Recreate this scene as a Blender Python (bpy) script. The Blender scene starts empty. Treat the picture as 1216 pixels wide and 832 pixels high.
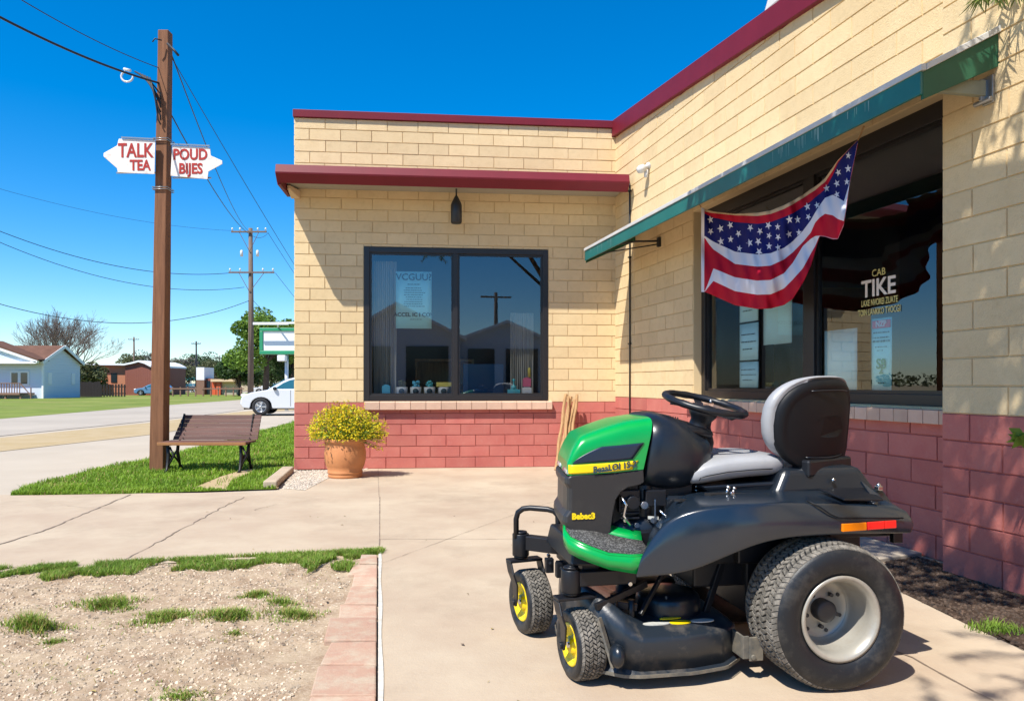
import bpy, math, random
from mathutils import Vector, Matrix, noise
random.seed(7)
PI = math.pi
scene = bpy.context.scene
COL = scene.collection
V = Vector
def rad(a): return math.radians(a)
def clamp(x, a, b): return max(a, min(b, x))
# ---------------------------------------------------------------- camera geometry
F, CX, HY, CH = 880.0, 608.0, 456.0, 1.3
def P(px, py, Y):
    """point of the place seen in direction (px,py) at distance Y"""
    return V(((px-CX)/F*Y, Y, CH-(py-HY)/F*Y))
def G(px, py):
    Y = CH*F/(py-HY)
    return ((px-CX)/F*Y, Y)
cam = bpy.data.cameras.new('camera'); co = bpy.data.objects.new('camera', cam); COL.objects.link(co)
co.location = (0, 0, CH); co.rotation_euler = (PI/2, 0, 0)
cam.sensor_width = 36; cam.lens = F/1216*36; cam.shift_y = (HY-416)/1216; cam.clip_end = 3000; cam.clip_start = .05
scene.camera = co
# ---------------------------------------------------------------- light
SD = V((-.42, -.52, 1)).normalized()      # towards the sun
w = bpy.data.worlds.new('World'); scene.world = w; w.use_nodes = True
nt = w.node_tree; bg = nt.nodes['Background']
sky = nt.nodes.new('ShaderNodeTexSky'); sky.sky_type = 'NISHITA'; sky.sun_disc = False
sky.sun_elevation = math.asin(SD.z); sky.sun_rotation = math.atan2(SD.x, SD.y)
sky.air_density = 1.0; sky.dust_density = 0.3; sky.ozone_density = 5.0; sky.altitude = 600
hs = nt.nodes.new('ShaderNodeHueSaturation'); hs.inputs['Saturation'].default_value = 1.42
nt.links.new(sky.outputs[0], hs.inputs['Color']); nt.links.new(hs.outputs[0], bg.inputs[0]); bg.inputs[1].default_value = .118
sl = bpy.data.lights.new('sun', 'SUN'); sl.energy = 4.6; sl.angle = rad(.5); sl.color = (1, .95, .87)
so = bpy.data.objects.new('sun', sl); COL.objects.link(so); so.rotation_euler = SD.to_track_quat('Z', 'Y').to_euler(); so.location = (-8, -8, 14)
scene.view_settings.view_transform = 'Standard'; scene.view_settings.look = 'None'; scene.view_settings.gamma = 1
scene.view_settings.exposure = .76
scene.cycles.max_bounces = 8; scene.cycles.transparent_max_bounces = 16
# ---------------------------------------------------------------- materials
M = {}
def mat(name, col, rough=.6, spec=.5, metal=0, bump=0, bscale=40, var=0, vscale=6, col2=None, island=0, coat=0, wave=None, dirt=None, detail=6, aniso=None):
    m = bpy.data.materials.new(name); m.use_nodes = True; n = m.node_tree.nodes; l = m.node_tree.links
    b = n['Principled BSDF']; b.inputs['Roughness'].default_value = rough; b.inputs['Metallic'].default_value = metal
    b.inputs['Specular IOR Level'].default_value = spec
    if coat: b.inputs['Coat Weight'].default_value = coat; b.inputs['Coat Roughness'].default_value = .12
    c = (*col, 1); b.inputs['Base Color'].default_value = c
    tc = n.new('ShaderNodeTexCoord'); src = tc.outputs['Object']
    if aniso:
        mp = n.new('ShaderNodeMapping'); mp.inputs['Scale'].default_value = aniso; l.new(src, mp.inputs[0]); src = mp.outputs[0]
    cur = None
    def mix(a, bb, f, typ='MIX'):
        x = n.new('ShaderNodeMix'); x.data_type = 'RGBA'; x.blend_type = typ
        if isinstance(f, float): x.inputs[0].default_value = f
        else: l.new(f, x.inputs[0])
        for s, q in ((x.inputs[6], a), (x.inputs[7], bb)):
            if isinstance(q, tuple): s.default_value = (*q[:3], 1)
            else: l.new(q, s)
        return x.outputs[2]
    cur = c
    if col2 or var:
        t = n.new('ShaderNodeTexNoise'); t.inputs['Scale'].default_value = vscale; t.inputs['Detail'].default_value = detail; t.inputs['Roughness'].default_value = .65
        l.new(src, t.inputs['Vector'])
        r = n.new('ShaderNodeMapRange'); r.inputs[1].default_value = .32; r.inputs[2].default_value = .68
        l.new(t.outputs[0], r.inputs[0])
        c2 = col2 or tuple(x*(1-var) for x in col)
        cur = mix(c, c2, r.outputs[0])
    if dirt:
        dc, dsc, lo, hi, amt = dirt
        t = n.new('ShaderNodeTexNoise'); t.inputs['Scale'].default_value = dsc; t.inputs['Detail'].default_value = 9; t.inputs['Roughness'].default_value = .7
        l.new(tc.outputs['Object'], t.inputs['Vector'])
        r = n.new('ShaderNodeMapRange'); r.inputs[1].default_value = lo; r.inputs[2].default_value = hi; r.inputs[4].default_value = amt
        l.new(t.outputs[0], r.inputs[0])
        cur = mix(cur, dc, r.outputs[0])
        rr = n.new('ShaderNodeMapRange'); rr.inputs[1].default_value = 0; rr.inputs[2].default_value = 1; rr.inputs[3].default_value = rough; rr.inputs[4].default_value = min(1, rough+.3)
        l.new(r.outputs[0], rr.inputs[0]); l.new(rr.outputs[0], b.inputs['Roughness'])
    if island:
        g = n.new('ShaderNodeNewGeometry'); h = n.new('ShaderNodeHueSaturation')
        r = n.new('ShaderNodeMapRange'); r.inputs[3].default_value = 1-island; r.inputs[4].default_value = 1+island
        l.new(g.outputs['Random Per Island'], r.inputs[0]); l.new(r.outputs[0], h.inputs['Value'])
        if isinstance(cur, tuple): h.inputs['Color'].default_value = cur
        else: l.new(cur, h.inputs['Color'])
        cur = h.outputs[0]
    if not isinstance(cur, tuple): l.new(cur, b.inputs['Base Color'])
    if bump:
        t = n.new('ShaderNodeTexNoise'); t.inputs['Scale'].default_value = bscale; t.inputs['Detail'].default_value = detail; t.inputs['Roughness'].default_value = .7
        l.new(src, t.inputs['Vector'])
        bp = n.new('ShaderNodeBump'); bp.inputs['Strength'].default_value = bump; bp.inputs['Distance'].default_value = .01
        l.new(t.outputs[0], bp.inputs['Height']); 
        if wave:
            wv = n.new('ShaderNodeTexWave'); wv.bands_direction = wave[0]; wv.inputs['Scale'].default_value = wave[1]; wv.wave_profile = 'SAW'
            l.new(tc.outputs['Object'], wv.inputs['Vector'])
            b2 = n.new('ShaderNodeBump'); b2.inputs['Strength'].default_value = 1; b2.inputs['Distance'].default_value = wave[2]
            l.new(wv.outputs['Fac'], b2.inputs['Height']); l.new(bp.outputs[0], b2.inputs['Normal']); l.new(b2.outputs[0], b.inputs['Normal'])
        else: l.new(bp.outputs[0], b.inputs['Normal'])
    M[name] = m; return m
def glass(name, tint, refl):
    m = bpy.data.materials.new(name); m.use_nodes = True; n = m.node_tree.nodes; l = m.node_tree.links
    n.remove(n['Principled BSDF']); out = n['Material Output']
    t = n.new('ShaderNodeBsdfTransparent'); t.inputs[0].default_value = (*tint, 1)
    g = n.new('ShaderNodeBsdfGlossy'); g.inputs['Roughness'].default_value = .0; g.inputs[0].default_value = (.9, .95, 1, 1)
    f = n.new('ShaderNodeFresnel'); f.inputs[0].default_value = 1.42
    r = n.new('ShaderNodeMapRange'); r.inputs[1].default_value = .04; r.inputs[2].default_value = .6; r.inputs[3].default_value = refl; r.inputs[4].default_value = .8
    l.new(f.outputs[0], r.inputs[0])
    x = n.new('ShaderNodeMixShader'); l.new(r.outputs[0], x.inputs[0]); l.new(t.outputs[0], x.inputs[1]); l.new(g.outputs[0], x.inputs[2]); l.new(x.outputs[0], out.inputs[0])
    M[name] = m; return m
def leafmat(name, col, col2, trans=.35):
    m = mat(name, col, .55, .3, col2=col2, vscale=1.5, island=.35)
    n = m.node_tree.nodes; l = m.node_tree.links; b = n['Principled BSDF']; out = n['Material Output']
    t = n.new('ShaderNodeBsdfTranslucent'); src = b.inputs['Base Color'].links[0].from_socket; l.new(src, t.inputs[0])
    x = n.new('ShaderNodeMixShader'); x.inputs[0].default_value = trans
    l.new(b.outputs[0], x.inputs[1]); l.new(t.outputs[0], x.inputs[2]); l.new(x.outputs[0], out.inputs[0]); return m
# ---------------------------------------------------------------- mesh builder
class MB:
    def __init__(s): s.v = []; s.f = []; s.m = []; s.s = []; s.mi = 0; s.sm = False
    def add(s, vs, fs, sm=None):
        o = len(s.v); s.v += [tuple(x) for x in vs]
        for f in fs: s.f.append([i+o for i in f]); s.m.append(s.mi); s.s.append(s.sm if sm is None else sm)
        return s
    def hexa(s, p):   # 8 points: bottom 4 ccw, top 4
        return s.add(p, [(3,2,1,0),(4,5,6,7),(0,1,5,4),(1,2,6,5),(2,3,7,6),(3,0,4,7)], False)
    def box(s, x0, x1, y0, y1, z0, z1):
        return s.hexa([(x0,y0,z0),(x1,y0,z0),(x1,y1,z0),(x0,y1,z0),(x0,y0,z1),(x1,y0,z1),(x1,y1,z1),(x0,y1,z1)])
    def obox(s, o, a, b, c):   # origin + three edge vectors
        o, a, b, c = V(o), V(a), V(b), V(c)
        return s.hexa([o, o+a, o+a+b, o+b, o+c, o+a+c, o+a+b+c, o+b+c])
    def bar(s, p, q, w, h, up=(0,0,1)):   # rectangular bar from p to q
        p, q = V(p), V(q); d = (q-p).normalized(); u = V(up); sd = d.cross(u)
        if sd.length < 1e-4: sd = d.cross(V((0,1,0)))
        sd.normalize(); u = sd.cross(d)
        o = p-sd*w/2-u*h/2
        return s.hexa([o, o+sd*w, o+sd*w+u*h, o+u*h] + [x+(q-p) for x in (o, o+sd*w, o+sd*w+u*h, o+u*h)])
    def tube(s, pts, r, seg=8, cap=True, sm=True):
        pts = [V(p) for p in pts]; n = len(pts); rs = r if isinstance(r, (list, tuple)) else [r]*n
        vs = []; prev = None
        for i, p in enumerate(pts):
            d = (pts[min(i+1, n-1)]-pts[max(i-1, 0)])
            d = d.normalized() if d.length > 1e-9 else V((0,0,1))
            if prev is None:
                a = d.cross(V((0,0,1)))
                if a.length < 1e-3: a = d.cross(V((0,1,0)))
            else: a = prev-d*prev.dot(d)
            a.normalize(); prev = a; b = d.cross(a)
            for k in range(seg):
                t = 2*PI*k/seg; vs.append(p+(a*math.cos(t)+b*math.sin(t))*rs[i])
        fs = [(i*seg+k, i*seg+(k+1)%seg, (i+1)*seg+(k+1)%seg, (i+1)*seg+k) for i in range(n-1) for k in range(seg)]
        o = len(s.v); s.add(vs, fs, sm)
        if cap: s.add([], [], False); s.f.append([o+k for k in range(seg)][::-1]); s.f.append([o+(n-1)*seg+k for k in range(seg)]); s.m += [s.mi]*2; s.s += [False]*2
        return s
    def cyl(s, p, q, r, seg=16, r2=None, sm=True): return s.tube([p, q], [r, r if r2 is None else r2], seg, True, sm)
    def lathe(s, prof, o=(0,0,0), ax=(0,0,1), seg=32, sm=True, closed=False):
        o = V(o); d = V(ax).normalized(); a = d.cross(V((0,0,1)))
        if a.length < 1e-3: a = V((1,0,0))
        a.normalize(); b = d.cross(a); vs = []
        for (r, h) in prof:
            for k in range(seg):
                t = 2*PI*k/seg; vs.append(o+d*h+(a*math.cos(t)+b*math.sin(t))*r)
        n = len(prof); rng = n if closed else n-1
        return s.add(vs, [(i*seg+k, i*seg+(k+1)%seg, ((i+1)%n)*seg+(k+1)%seg, ((i+1)%n)*seg+k) for i in range(rng) for k in range(seg)], sm)
    def loft(s, secs, closed=True, caps=True, sm=True):
        n = len(secs); k = len(secs[0]); vs = [p for q in secs for p in q]
        kk = k if closed else k-1
        fs = [(i*k+j, i*k+(j+1)%k, (i+1)*k+(j+1)%k, (i+1)*k+j) for i in range(n-1) for j in range(kk)]
        o = len(s.v); s.add(vs, fs, sm)
        if caps and closed:
            s.f.append([o+j for j in range(k)][::-1]); s.f.append([o+(n-1)*k+j for j in range(k)]); s.m += [s.mi]*2; s.s += [False]*2
        return s
    def prism(s, poly, fn, sm=False):   # fn(p, 0/1) -> 3d point
        k = len(poly); vs = [fn(p, 0) for p in poly]+[fn(p, 1) for p in poly]
        return s.add(vs, [list(range(k))[::-1], list(range(k, 2*k))]+[(i, (i+1)%k, k+(i+1)%k, k+i) for i in range(k)], sm)
    def ball(s, c, r, sx=1, sy=1, sz=1, seg=14):
        c = V(c); prof = []
        vs = []; n = seg//2
        for i in range(n+1):
            ph = PI*i/n
            for k in range(seg):
                t = 2*PI*k/seg; vs.append(c+V((r*sx*math.sin(ph)*math.cos(t), r*sy*math.sin(ph)*math.sin(t), -r*sz*math.cos(ph))))
        return s.add(vs, [(i*seg+k, i*seg+(k+1)%seg, (i+1)*seg+(k+1)%seg, (i+1)*seg+k) for i in range(n) for k in range(seg)], True)
    def quad(s, a, b, c, d): return s.add([a, b, c, d], [(0,1,2,3)], False)
    def build(s, name, mats, parent=None, local=False, bevel=0, bseg=2, sub=0, fix=True, solid=0, ang=35):
        me = bpy.data.meshes.new(name)
        vs = s.v
        if parent is not None and not local:
            mi = ROOTM[root_of(parent).name].inverted(); vs = [mi@V(x) for x in vs]
        elif parent is None and not local:
            # a top-level mesh gets its origin at the middle of its base
            xs = [v[0] for v in vs]; ys = [v[1] for v in vs]; zs = [v[2] for v in vs]
            oo = V(((min(xs)+max(xs))/2, (min(ys)+max(ys))/2, min(zs))); vs = [V(v)-oo for v in vs]
        me.from_pydata([tuple(v) for v in vs], [], s.f)
        if isinstance(mats, str): mats = [mats]
        for m in mats: me.materials.append(M[m])
        me.polygons.foreach_set('material_index', s.m); me.polygons.foreach_set('use_smooth', s.s)
        if fix:
            import bmesh
            bm = bmesh.new(); bm.from_mesh(me); bmesh.ops.recalc_face_normals(bm, faces=bm.faces); bm.to_mesh(me); bm.free()
        me.update()
        o = bpy.data.objects.new(name, me); COL.objects.link(o)
        if parent is not None: o.parent = parent
        elif not local: o.location = oo
        if solid: q = o.modifiers.new('solid', 'SOLIDIFY'); q.thickness = solid; q.offset = 0
        if bevel: q = o.modifiers.new('bevel', 'BEVEL'); q.width = bevel; q.segments = bseg; q.limit_method = 'ANGLE'; q.angle_limit = rad(ang)
        if sub: q = o.modifiers.new('sub', 'SUBSURF'); q.levels = sub; q.render_levels = sub
        return o
ROOTM = {}
def root_of(o):
    while o.parent: o = o.parent
    return o
def thing(name, label, cat, loc=(0,0,0), rz=0, group=None):
    o = bpy.data.objects.new(name, None); COL.objects.link(o); o.empty_display_size = .2
    o.location = loc; o.rotation_euler = (0, 0, rz); ROOTM[o.name] = Matrix.Translation(V(loc))@Matrix.Rotation(rz, 4, 'Z')
    return tag(o, label, cat, group)
def tag(o, label=None, cat=None, group=None, kind=None):
    if label: o['label'] = label
    if cat: o['category'] = cat
    if group: o['group'] = group
    if kind: o['kind'] = kind
    return o
def struct(o): o['kind'] = 'structure'; return o
def stuff(o, label, cat): return tag(o, label, cat, kind='stuff')
def text(name, s, size, o, xd, yd, m, parent=None, local=False, ext=.001, bold=.0, sx=1, align='CENTER'):
    cu = bpy.data.curves.new('t', 'FONT'); cu.body = s; cu.size = size; cu.extrude = ext; cu.offset = bold; cu.align_x = align; cu.resolution_u = 3
    to = bpy.data.objects.new('t', cu); COL.objects.link(to); bpy.context.view_layer.update()
    me = bpy.data.meshes.new_from_object(to.evaluated_get(bpy.context.evaluated_depsgraph_get()))
    bpy.data.objects.remove(to); o = V(o); xd = V(xd).normalized(); yd = V(yd).normalized(); zd = xd.cross(yd)
    b = MB(); b.v = [tuple(o+xd*v.co.x*sx+yd*v.co.y+zd*v.co.z) for v in me.vertices]; b.f = [list(p.vertices) for p in me.polygons]
    b.m = [0]*len(b.f); b.s = [False]*len(b.f)
    return b.build(name, m, parent, local, fix=False)
def copy_tree(o, parent=None):
    c = o.copy(); COL.objects.link(c); c.parent = parent
    for ch in list(o.children): copy_tree(ch, c)
    return c
def rnd(a, b): return random.uniform(a, b)
# ---------------------------------------------------------------- palette
mat('tan_block', (.72,.555,.32), .85, .2, bump=.6, bscale=70, col2=(.66,.495,.275), vscale=2, island=.065, dirt=((.50,.37,.20), 14, .5, .8, .5))
mat('red_block', (.50,.165,.13), .75, .3, bump=.45, bscale=55, col2=(.44,.12,.098), vscale=4, island=.09, dirt=((.56,.27,.22), 16, .52, .8, .5))
mat('tan_mortar', (.62,.48,.28), .9, .2, bump=.4, bscale=90)
mat('red_mortar', (.44,.13,.10), .9, .2, bump=.4, bscale=90)
mat('maroon_metal', (.165,.010,.02), .5, .3, bump=.02, bscale=3, var=.15, vscale=3)
mat('soffit', (.36,.33,.27), .7, .3, bump=.05, wave=('X', 2.2, .01))
mat('teal_metal', (.012,.155,.14), .45, .5, bump=.03, bscale=4, var=.25, vscale=2)
mat('green_metal', (.02,.11,.055), .5, .4, bump=.03, bscale=4, var=.2, vscale=2)
mat('white_trim', (.60,.59,.56), .5, .4, var=.15, vscale=5)
mat('bronze_frame', (.018,.015,.014), .35, .5, bump=.02)
mat('sill_brick', (.62,.42,.30), .8, .2, bump=.4, bscale=60, island=.12, col2=(.55,.36,.26))
mat('steel', (.35,.35,.34), .35, .5, metal=.8, bump=.05)
mat('dark_metal', (.02,.02,.02), .45, .5)
glass('window_glass', (.88,.90,.89), .125)
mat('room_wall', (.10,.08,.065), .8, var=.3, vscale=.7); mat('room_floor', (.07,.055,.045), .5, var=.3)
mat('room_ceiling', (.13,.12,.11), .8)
mat('curtain', (.40,.38,.33), .9, bump=.1)
mat('poster_cyan', (.40,.82,.84), .6, var=.06); mat('poster_pale', (.60,.86,.84), .6, var=.05); mat('ink', (.02,.05,.07), .7); mat('poster_red', (.55,.06,.12), .6)
mat('ink_green', (.03,.30,.16), .6); mat('blue_door', (.04,.16,.28), .5)
mat('concrete', (.465,.38,.275), .85, .25, bump=.35, bscale=45, col2=(.37,.28,.20), vscale=.9, dirt=((.27,.205,.145), .8, .50, .72, .6), detail=9)
mat('concrete_gray', (.45,.385,.30), .85, .25, bump=.25, bscale=30, col2=(.38,.32,.245), vscale=.35, detail=9)
mat('road_asphalt', (.42,.365,.295), .9, .2, bump=.3, bscale=40, col2=(.34,.295,.24), vscale=.25, detail=9)
mat('joint', (.20,.15,.11), .9); mat('joint_light', (.62,.58,.50), .8, var=.3, vscale=20)
mat('dry_ground', (.40,.30,.19), .95, .1, bump=.6, bscale=12, col2=(.30,.24,.13), vscale=.15, detail=10)
mat('dry_strip', (.42,.325,.20), .95, .1, bump=.6, bscale=20, col2=(.36,.27,.14), vscale=1.2, detail=10)
mat('soil', (.44,.345,.235), .95, .1, bump=1, bscale=38, col2=(.27,.185,.12), vscale=5, dirt=((.56,.45,.34), 60, .5, .68, .7), detail=12)
mat('paver', (.44,.29,.205), .85, .2, bump=.5, bscale=40, col2=(.42,.25,.18), vscale=6, island=.12, dirt=((.46,.37,.27), 7, .44, .62, .9))
mat('lawn_base', (.14,.21,.025), .9, .1, bump=1, bscale=25, col2=(.06,.11,.012), vscale=2.2, detail=10)
mat('far_lawn', (.20,.24,.05), .95, .1, bump=.8, bscale=8, col2=(.11,.155,.03), vscale=.35, dirt=((.32,.27,.11), .12, .5, .68, .7), detail=10)
mat('gravel', (.47,.40,.32), .9, island=.35, bump=.3); mat('pebble', (.46,.37,.27), .9, island=.5, bump=.3); mat('mulch', (.075,.05,.035), .95, .1, bump=1, bscale=40, col2=(.03,.02,.015), vscale=18); mat('mulch_chip', (.07,.045,.03), .9, island=.6)
leafmat('grass_blade', (.27,.41,.035), (.15,.27,.02), .4); leafmat('weed_blade', (.24,.36,.05), (.14,.25,.03), .4); leafmat('dry_blade', (.38,.30,.11), (.26,.2,.06), .2)
mat('pole_wood', (.24,.11,.055), .75, .2, bump=.5, bscale=14, col2=(.15,.066,.034), vscale=5, aniso=(6,6,.35), detail=8)
mat('gray_wood', (.20,.15,.12), .85, .2, bump=.5, bscale=14, col2=(.12,.085,.065), vscale=3, aniso=(6,6,.4))
mat('bench_wood', (.135,.065,.05), .6, .3, bump=.35, bscale=20, col2=(.085,.04,.032), vscale=5, aniso=(.4,6,6), island=.2)
mat('bench_edge', (.33,.15,.06), .6, .3, bump=.3, bscale=20)
mat('stake_wood', (.52,.32,.15), .8, .2, bump=.5, bscale=18, col2=(.34,.19,.09), vscale=5, aniso=(6,6,.5), island=.2)
mat('iron', (.015,.014,.014), .5, .4, bump=.2)
mat('sign_white', (.74,.68,.62), .6, .3, dirt=((.42,.26,.18), 9, .55, .75, .7)); mat('sign_red', (.42,.03,.022), .6, .3, var=.3, vscale=20)
mat('wire', (.012,.012,.013), .6); mat('porcelain', (.65,.66,.66), .2)
mat('terracotta', (.56,.235,.09), .6, .35, bump=.15, bscale=20, col2=(.50,.20,.075), vscale=5); mat('potting', (.03,.02,.012), .95)
leafmat('shrub_yellow', (.85,.66,.03), (.62,.58,.04), .45); leafmat('shrub_green', (.20,.30,.03), (.10,.18,.02), .35)
leafmat('leaf_green', (.19,.30,.04), (.10,.18,.025), .4); leafmat('leaf_dark', (.055,.10,.025), (.03,.06,.015), .25); leafmat('leaf_olive', (.14,.15,.06), (.09,.10,.045), .25)
leafmat('frond', (.20,.24,.06), (.10,.15,.03), .3); leafmat('leaf_gray', (.17,.15,.11), (.11,.10,.075), .15)
mat('bark', (.13,.095,.075), .9, .1, bump=.5, bscale=20, var=.4); mat('bare_bark', (.21,.16,.135), .9, .1, var=.3)
mat('siding_white', (.62,.68,.78), .6, .3, bump=.05, wave=('Z', 1.2, .015)); mat('siding_trim', (.78,.78,.78), .5)
mat('roof_brown', (.16,.085,.06), .9, .1, bump=.5, bscale=9, var=.3, vscale=1.5); mat('brown_panel', (.21,.065,.04), .7, bump=.1, wave=('X', 1.2, .03)); mat('orange_wall', (.42,.17,.09), .8, bump=.3)
mat('dark_glass', (.02,.03,.035), .1, .8); mat('deck_wood', (.22,.12,.08), .8); mat('fence_dark', (.014,.010,.009), .8)
mat('car_white', (.60,.62,.65), .22, .5, coat=.8); mat('car_glass', (.02,.10,.13), .05, .9); mat('car_blue', (.12,.25,.42), .25, coat=.6); mat('car_dark', (.03,.045,.07), .25, coat=.6)
mat('rubber', (.022,.022,.024), .75, .3, bump=.15, bscale=60); mat('alloy', (.55,.56,.58), .3, metal=.7); mat('lamp_red', (.6,.02,.01), .2); mat('lamp_clear', (.8,.8,.8), .1)
mat('sign_green', (.02,.24,.11), .4); mat('sign_face', (.74,.76,.74), .8, .1); mat('orange_paint', (.62,.10,.03), .6); mat('cream_paint', (.62,.45,.28), .7); mat('teal_paint', (.05,.42,.45), .6)
mat('flag_red', (.42,.006,.025), .8, .15, bump=.1, bscale=300); mat('flag_white', (.62,.62,.68), .8, .15, bump=.1, bscale=300); mat('flag_blue', (.008,.012,.11), .8, .15, bump=.1, bscale=300); mat('flag_cream', (.55,.38,.22), .8)
mat('gold_paint', (.66,.56,.20), .5); mat('cream_letter', (.78,.70,.60), .5)
# mower
mat('m_plastic', (.008,.012,.018), .30, .5, bump=.03, bscale=120, dirt=((.06,.055,.05), 6, .52, .9, .2))
mat('m_satin', (.006,.007,.010), .40, .45, bump=.04, bscale=150, dirt=((.03,.03,.03), 9, .55, .9, .2))
mat('m_fender', (.008,.015,.025), .24, .6, bump=.03, bscale=120, coat=.35, dirt=((.06,.058,.055), 5, .52, .85, .22))
mat('m_cowl', (.022,.022,.023), .42, .5, bump=.04, bscale=150, dirt=((.10,.09,.07), 5, .5, .85, .3))
mat('m_green', (.0,.30,.055), .3, .5, coat=.3, var=.1, vscale=4); mat('m_yellow', (.85,.62,.0), .35, .5, coat=.2, var=.06)
mat('m_navy', (.010,.022,.045), .35, .5); mat('m_seat', (.33,.335,.345), .42, .45, bump=.12, bscale=120, col2=(.28,.285,.295), vscale=6)
mat('m_rubber', (.009,.011,.014), .45, .4, bump=.15, bscale=90, dirt=((.13,.115,.095), 10, .48, .80, .45))
mat('m_tread', (.10,.092,.078), .85, .2, bump=.3, bscale=90, dirt=((.26,.235,.20), 25, .42, .62, .9))
mat('m_rim', (.36,.34,.29), .36, .5, metal=.3, bump=.03, dirt=((.22,.17,.12), 9, .5, .8, .6)); mat('m_hub', (.03,.03,.032), .5)
mat('m_deck', (.014,.020,.028), .30, .5, bump=.06, bscale=80, dirt=((.17,.14,.105), 7, .50, .74, .6)); mat('m_edge', (.10,.10,.09), .6, .4, metal=.3, dirt=((.3,.25,.18), 12, .4, .7, .8))
mat('m_shell', (.004,.005,.007), .5, .25, bump=.1, bscale=200); mat('m_mat', (.045,.045,.045), .8, .3, bump=1, bscale=220, dirt=((.28,.28,.27), 130, .48, .6, .8)); mat('m_chrome', (.6,.6,.6), .2, metal=1)
mat('m_orange', (.85,.22,.0), .15, .6, coat=.5); mat('m_red', (.72,.015,.01), .15, .6, coat=.5); mat('m_decal', (.55,.55,.50), .5, var=.3, vscale=30); mat('m_lens', (.55,.60,.65), .1, .8, coat=.5)
# ================================================================ ground
def sheet(name, pts, z, m, th=.0):
    b = MB(); b.add([(x, y, z) for x, y in pts], [list(range(len(pts)))]); o = b.build(name, m, local=True, fix=False)
    me = o.data
    if me.polygons[0].normal.z < 0: me.flip_normals()
    return struct(o)
def inpoly(x, y, poly):
    r = False; j = len(poly)-1
    for i in range(len(poly)):
        xi, yi = poly[i]; xj, yj = poly[j]
        if (yi > y) != (yj > y) and x < (xj-xi)*(y-yi)/(yj-yi)+xi: r = not r
        j = i
    return r
sheet('ground', [(-1500,-1500),(1500,-1500),(1500,1800),(-1500,1800)], -.03, 'dry_ground')
LAWN = [G(12,588), (-6.2,9.6), G(119,556), G(203,540), G(300,515), G(348,502), (-8.2,33), (-3.4,33), (-3.4,10.9), G(328,580), G(150,586)]
strip_hi = [(-40,10.5), G(0,519), G(181,501), G(262,491), G(310,486), (-10,48)]
strip_lo = [(-9.4,42), G(310,489), G(250,504), G(181,515), G(100,524), G(0,535), (-40,8)]
sheet('driveway', [(-60,8.3), (-2.6,8.3), (-2.6,55), (-11,80), (-60,70)], -.018, 'concrete_gray')
sheet('dirt_verge', strip_hi+strip_lo, -.010, 'dry_strip')
sheet('road', [(-60,17), (-40,11.2), G(0,517), G(181,499), G(262,490), G(340,478), (4,95), (-16,95), G(280,474.5), G(180,482), G(0,497), (-60,22)], -.006, 'road_asphalt')
sheet('far_lawn', [(-80,19), G(0,497), G(180,482), G(292,474), G(300,466), G(200,466), (-120,120), (-200,60)], -.002, 'far_lawn')
sheet('far_lot', [(-45,112),(40,112),(40,200),(-60,200)], -.004, 'concrete_gray')
# forecourt
def EX(Y): return -.1795*Y
sheet('concrete_forecourt', [(-30,8.78), (-6,8.72), (-2.95,8.95), (-2.55,9.7), (-2.45,13), (9,13), (9,-8), (EX(3)+.0,-8), (EX(3),3.0), (EX(5.8),5.8), G(300,663), G(0,678), (-30,-.5)], .0, 'concrete')
LP = sheet('grass_bank', LAWN, .002, 'lawn_base')
sheet('dirt_track', [G(228,580), G(262,566), G(285,559), G(306,556), G(300,560), G(275,571), G(268,581)], .006, 'dry_strip')
sheet('bare_patch', [G(318,577), G(325,565), G(345,557), G(349,563), G(335,572), G(330,580)], .006, 'dry_strip')
# joints and cracks in the slab
j = MB()
def crack(pts, w, amp=.0, z=.004):
    P_ = [G(*p) if p[1] > 460 else p for p in pts]; out = []
    for (a, b2) in zip(P_, P_[1:]):
        n = max(2, int(math.dist(a, b2)/.08))
        for i in range(n): t = i/n; out.append((a[0]+(b2[0]-a[0])*t+rnd(-amp, amp), a[1]+(b2[1]-a[1])*t+rnd(-amp, amp)))
    out.append(P_[-1])
    for (a, b2) in zip(out, out[1:]):
        d = V((b2[0]-a[0], b2[1]-a[1])); 
        if d.length < 1e-4: continue
        n = V((-d.y, d.x)).normalized()*w*rnd(.35, 1)/2
        j.add([(a[0]-n.x, a[1]-n.y, z), (b2[0]-n.x, b2[1]-n.y, z), (b2[0]+n.x, b2[1]+n.y, z), (a[0]+n.x, a[1]+n.y, z)], [(0,1,2,3)], False)
crack([(0,646),(50,631),(155,587)], .022, .012); crack([(142,668),(185,645),(232,620),(268,600),(290,590)], .014, .015)
crack([(300,606),(330,598)], .01, .02); crack([(451,590),(450.5,655)], .010, .001); crack([(449,555),(450,590)], .006, .001)
crack([(451,640),(600,640),(700,640)], .008, .002); crack([(1010,745),(1100,790),(1180,832)], .012, .012); crack([(1068,700),(1120,718),(1216,772)], .014, .005)
crack([(0,604),(60,600),(140,604)], .006, .03); crack([(455,668),(640,600),(700,585)], .005, .004)
struct(j.build('slab_joints', 'joint', local=True, fix=False))
b = MB(); 
for i in range(60):
    y0 = 5.72-i*.12; y1 = y0-.12
    if y1 < -1: break
    a0 = .017+.004*math.sin(i*.7)
    b.add([(EX(y0)-.004,y0,.005),(EX(y0)+a0,y0,.005),(EX(y1)+.017+.004*math.sin((i+1)*.7),y1,.005),(EX(y1)-.004,y1,.005)], [(0,1,2,3)], False)
struct(b.build('slab_edge_strip', 'joint_light', local=True, fix=False))
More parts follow.
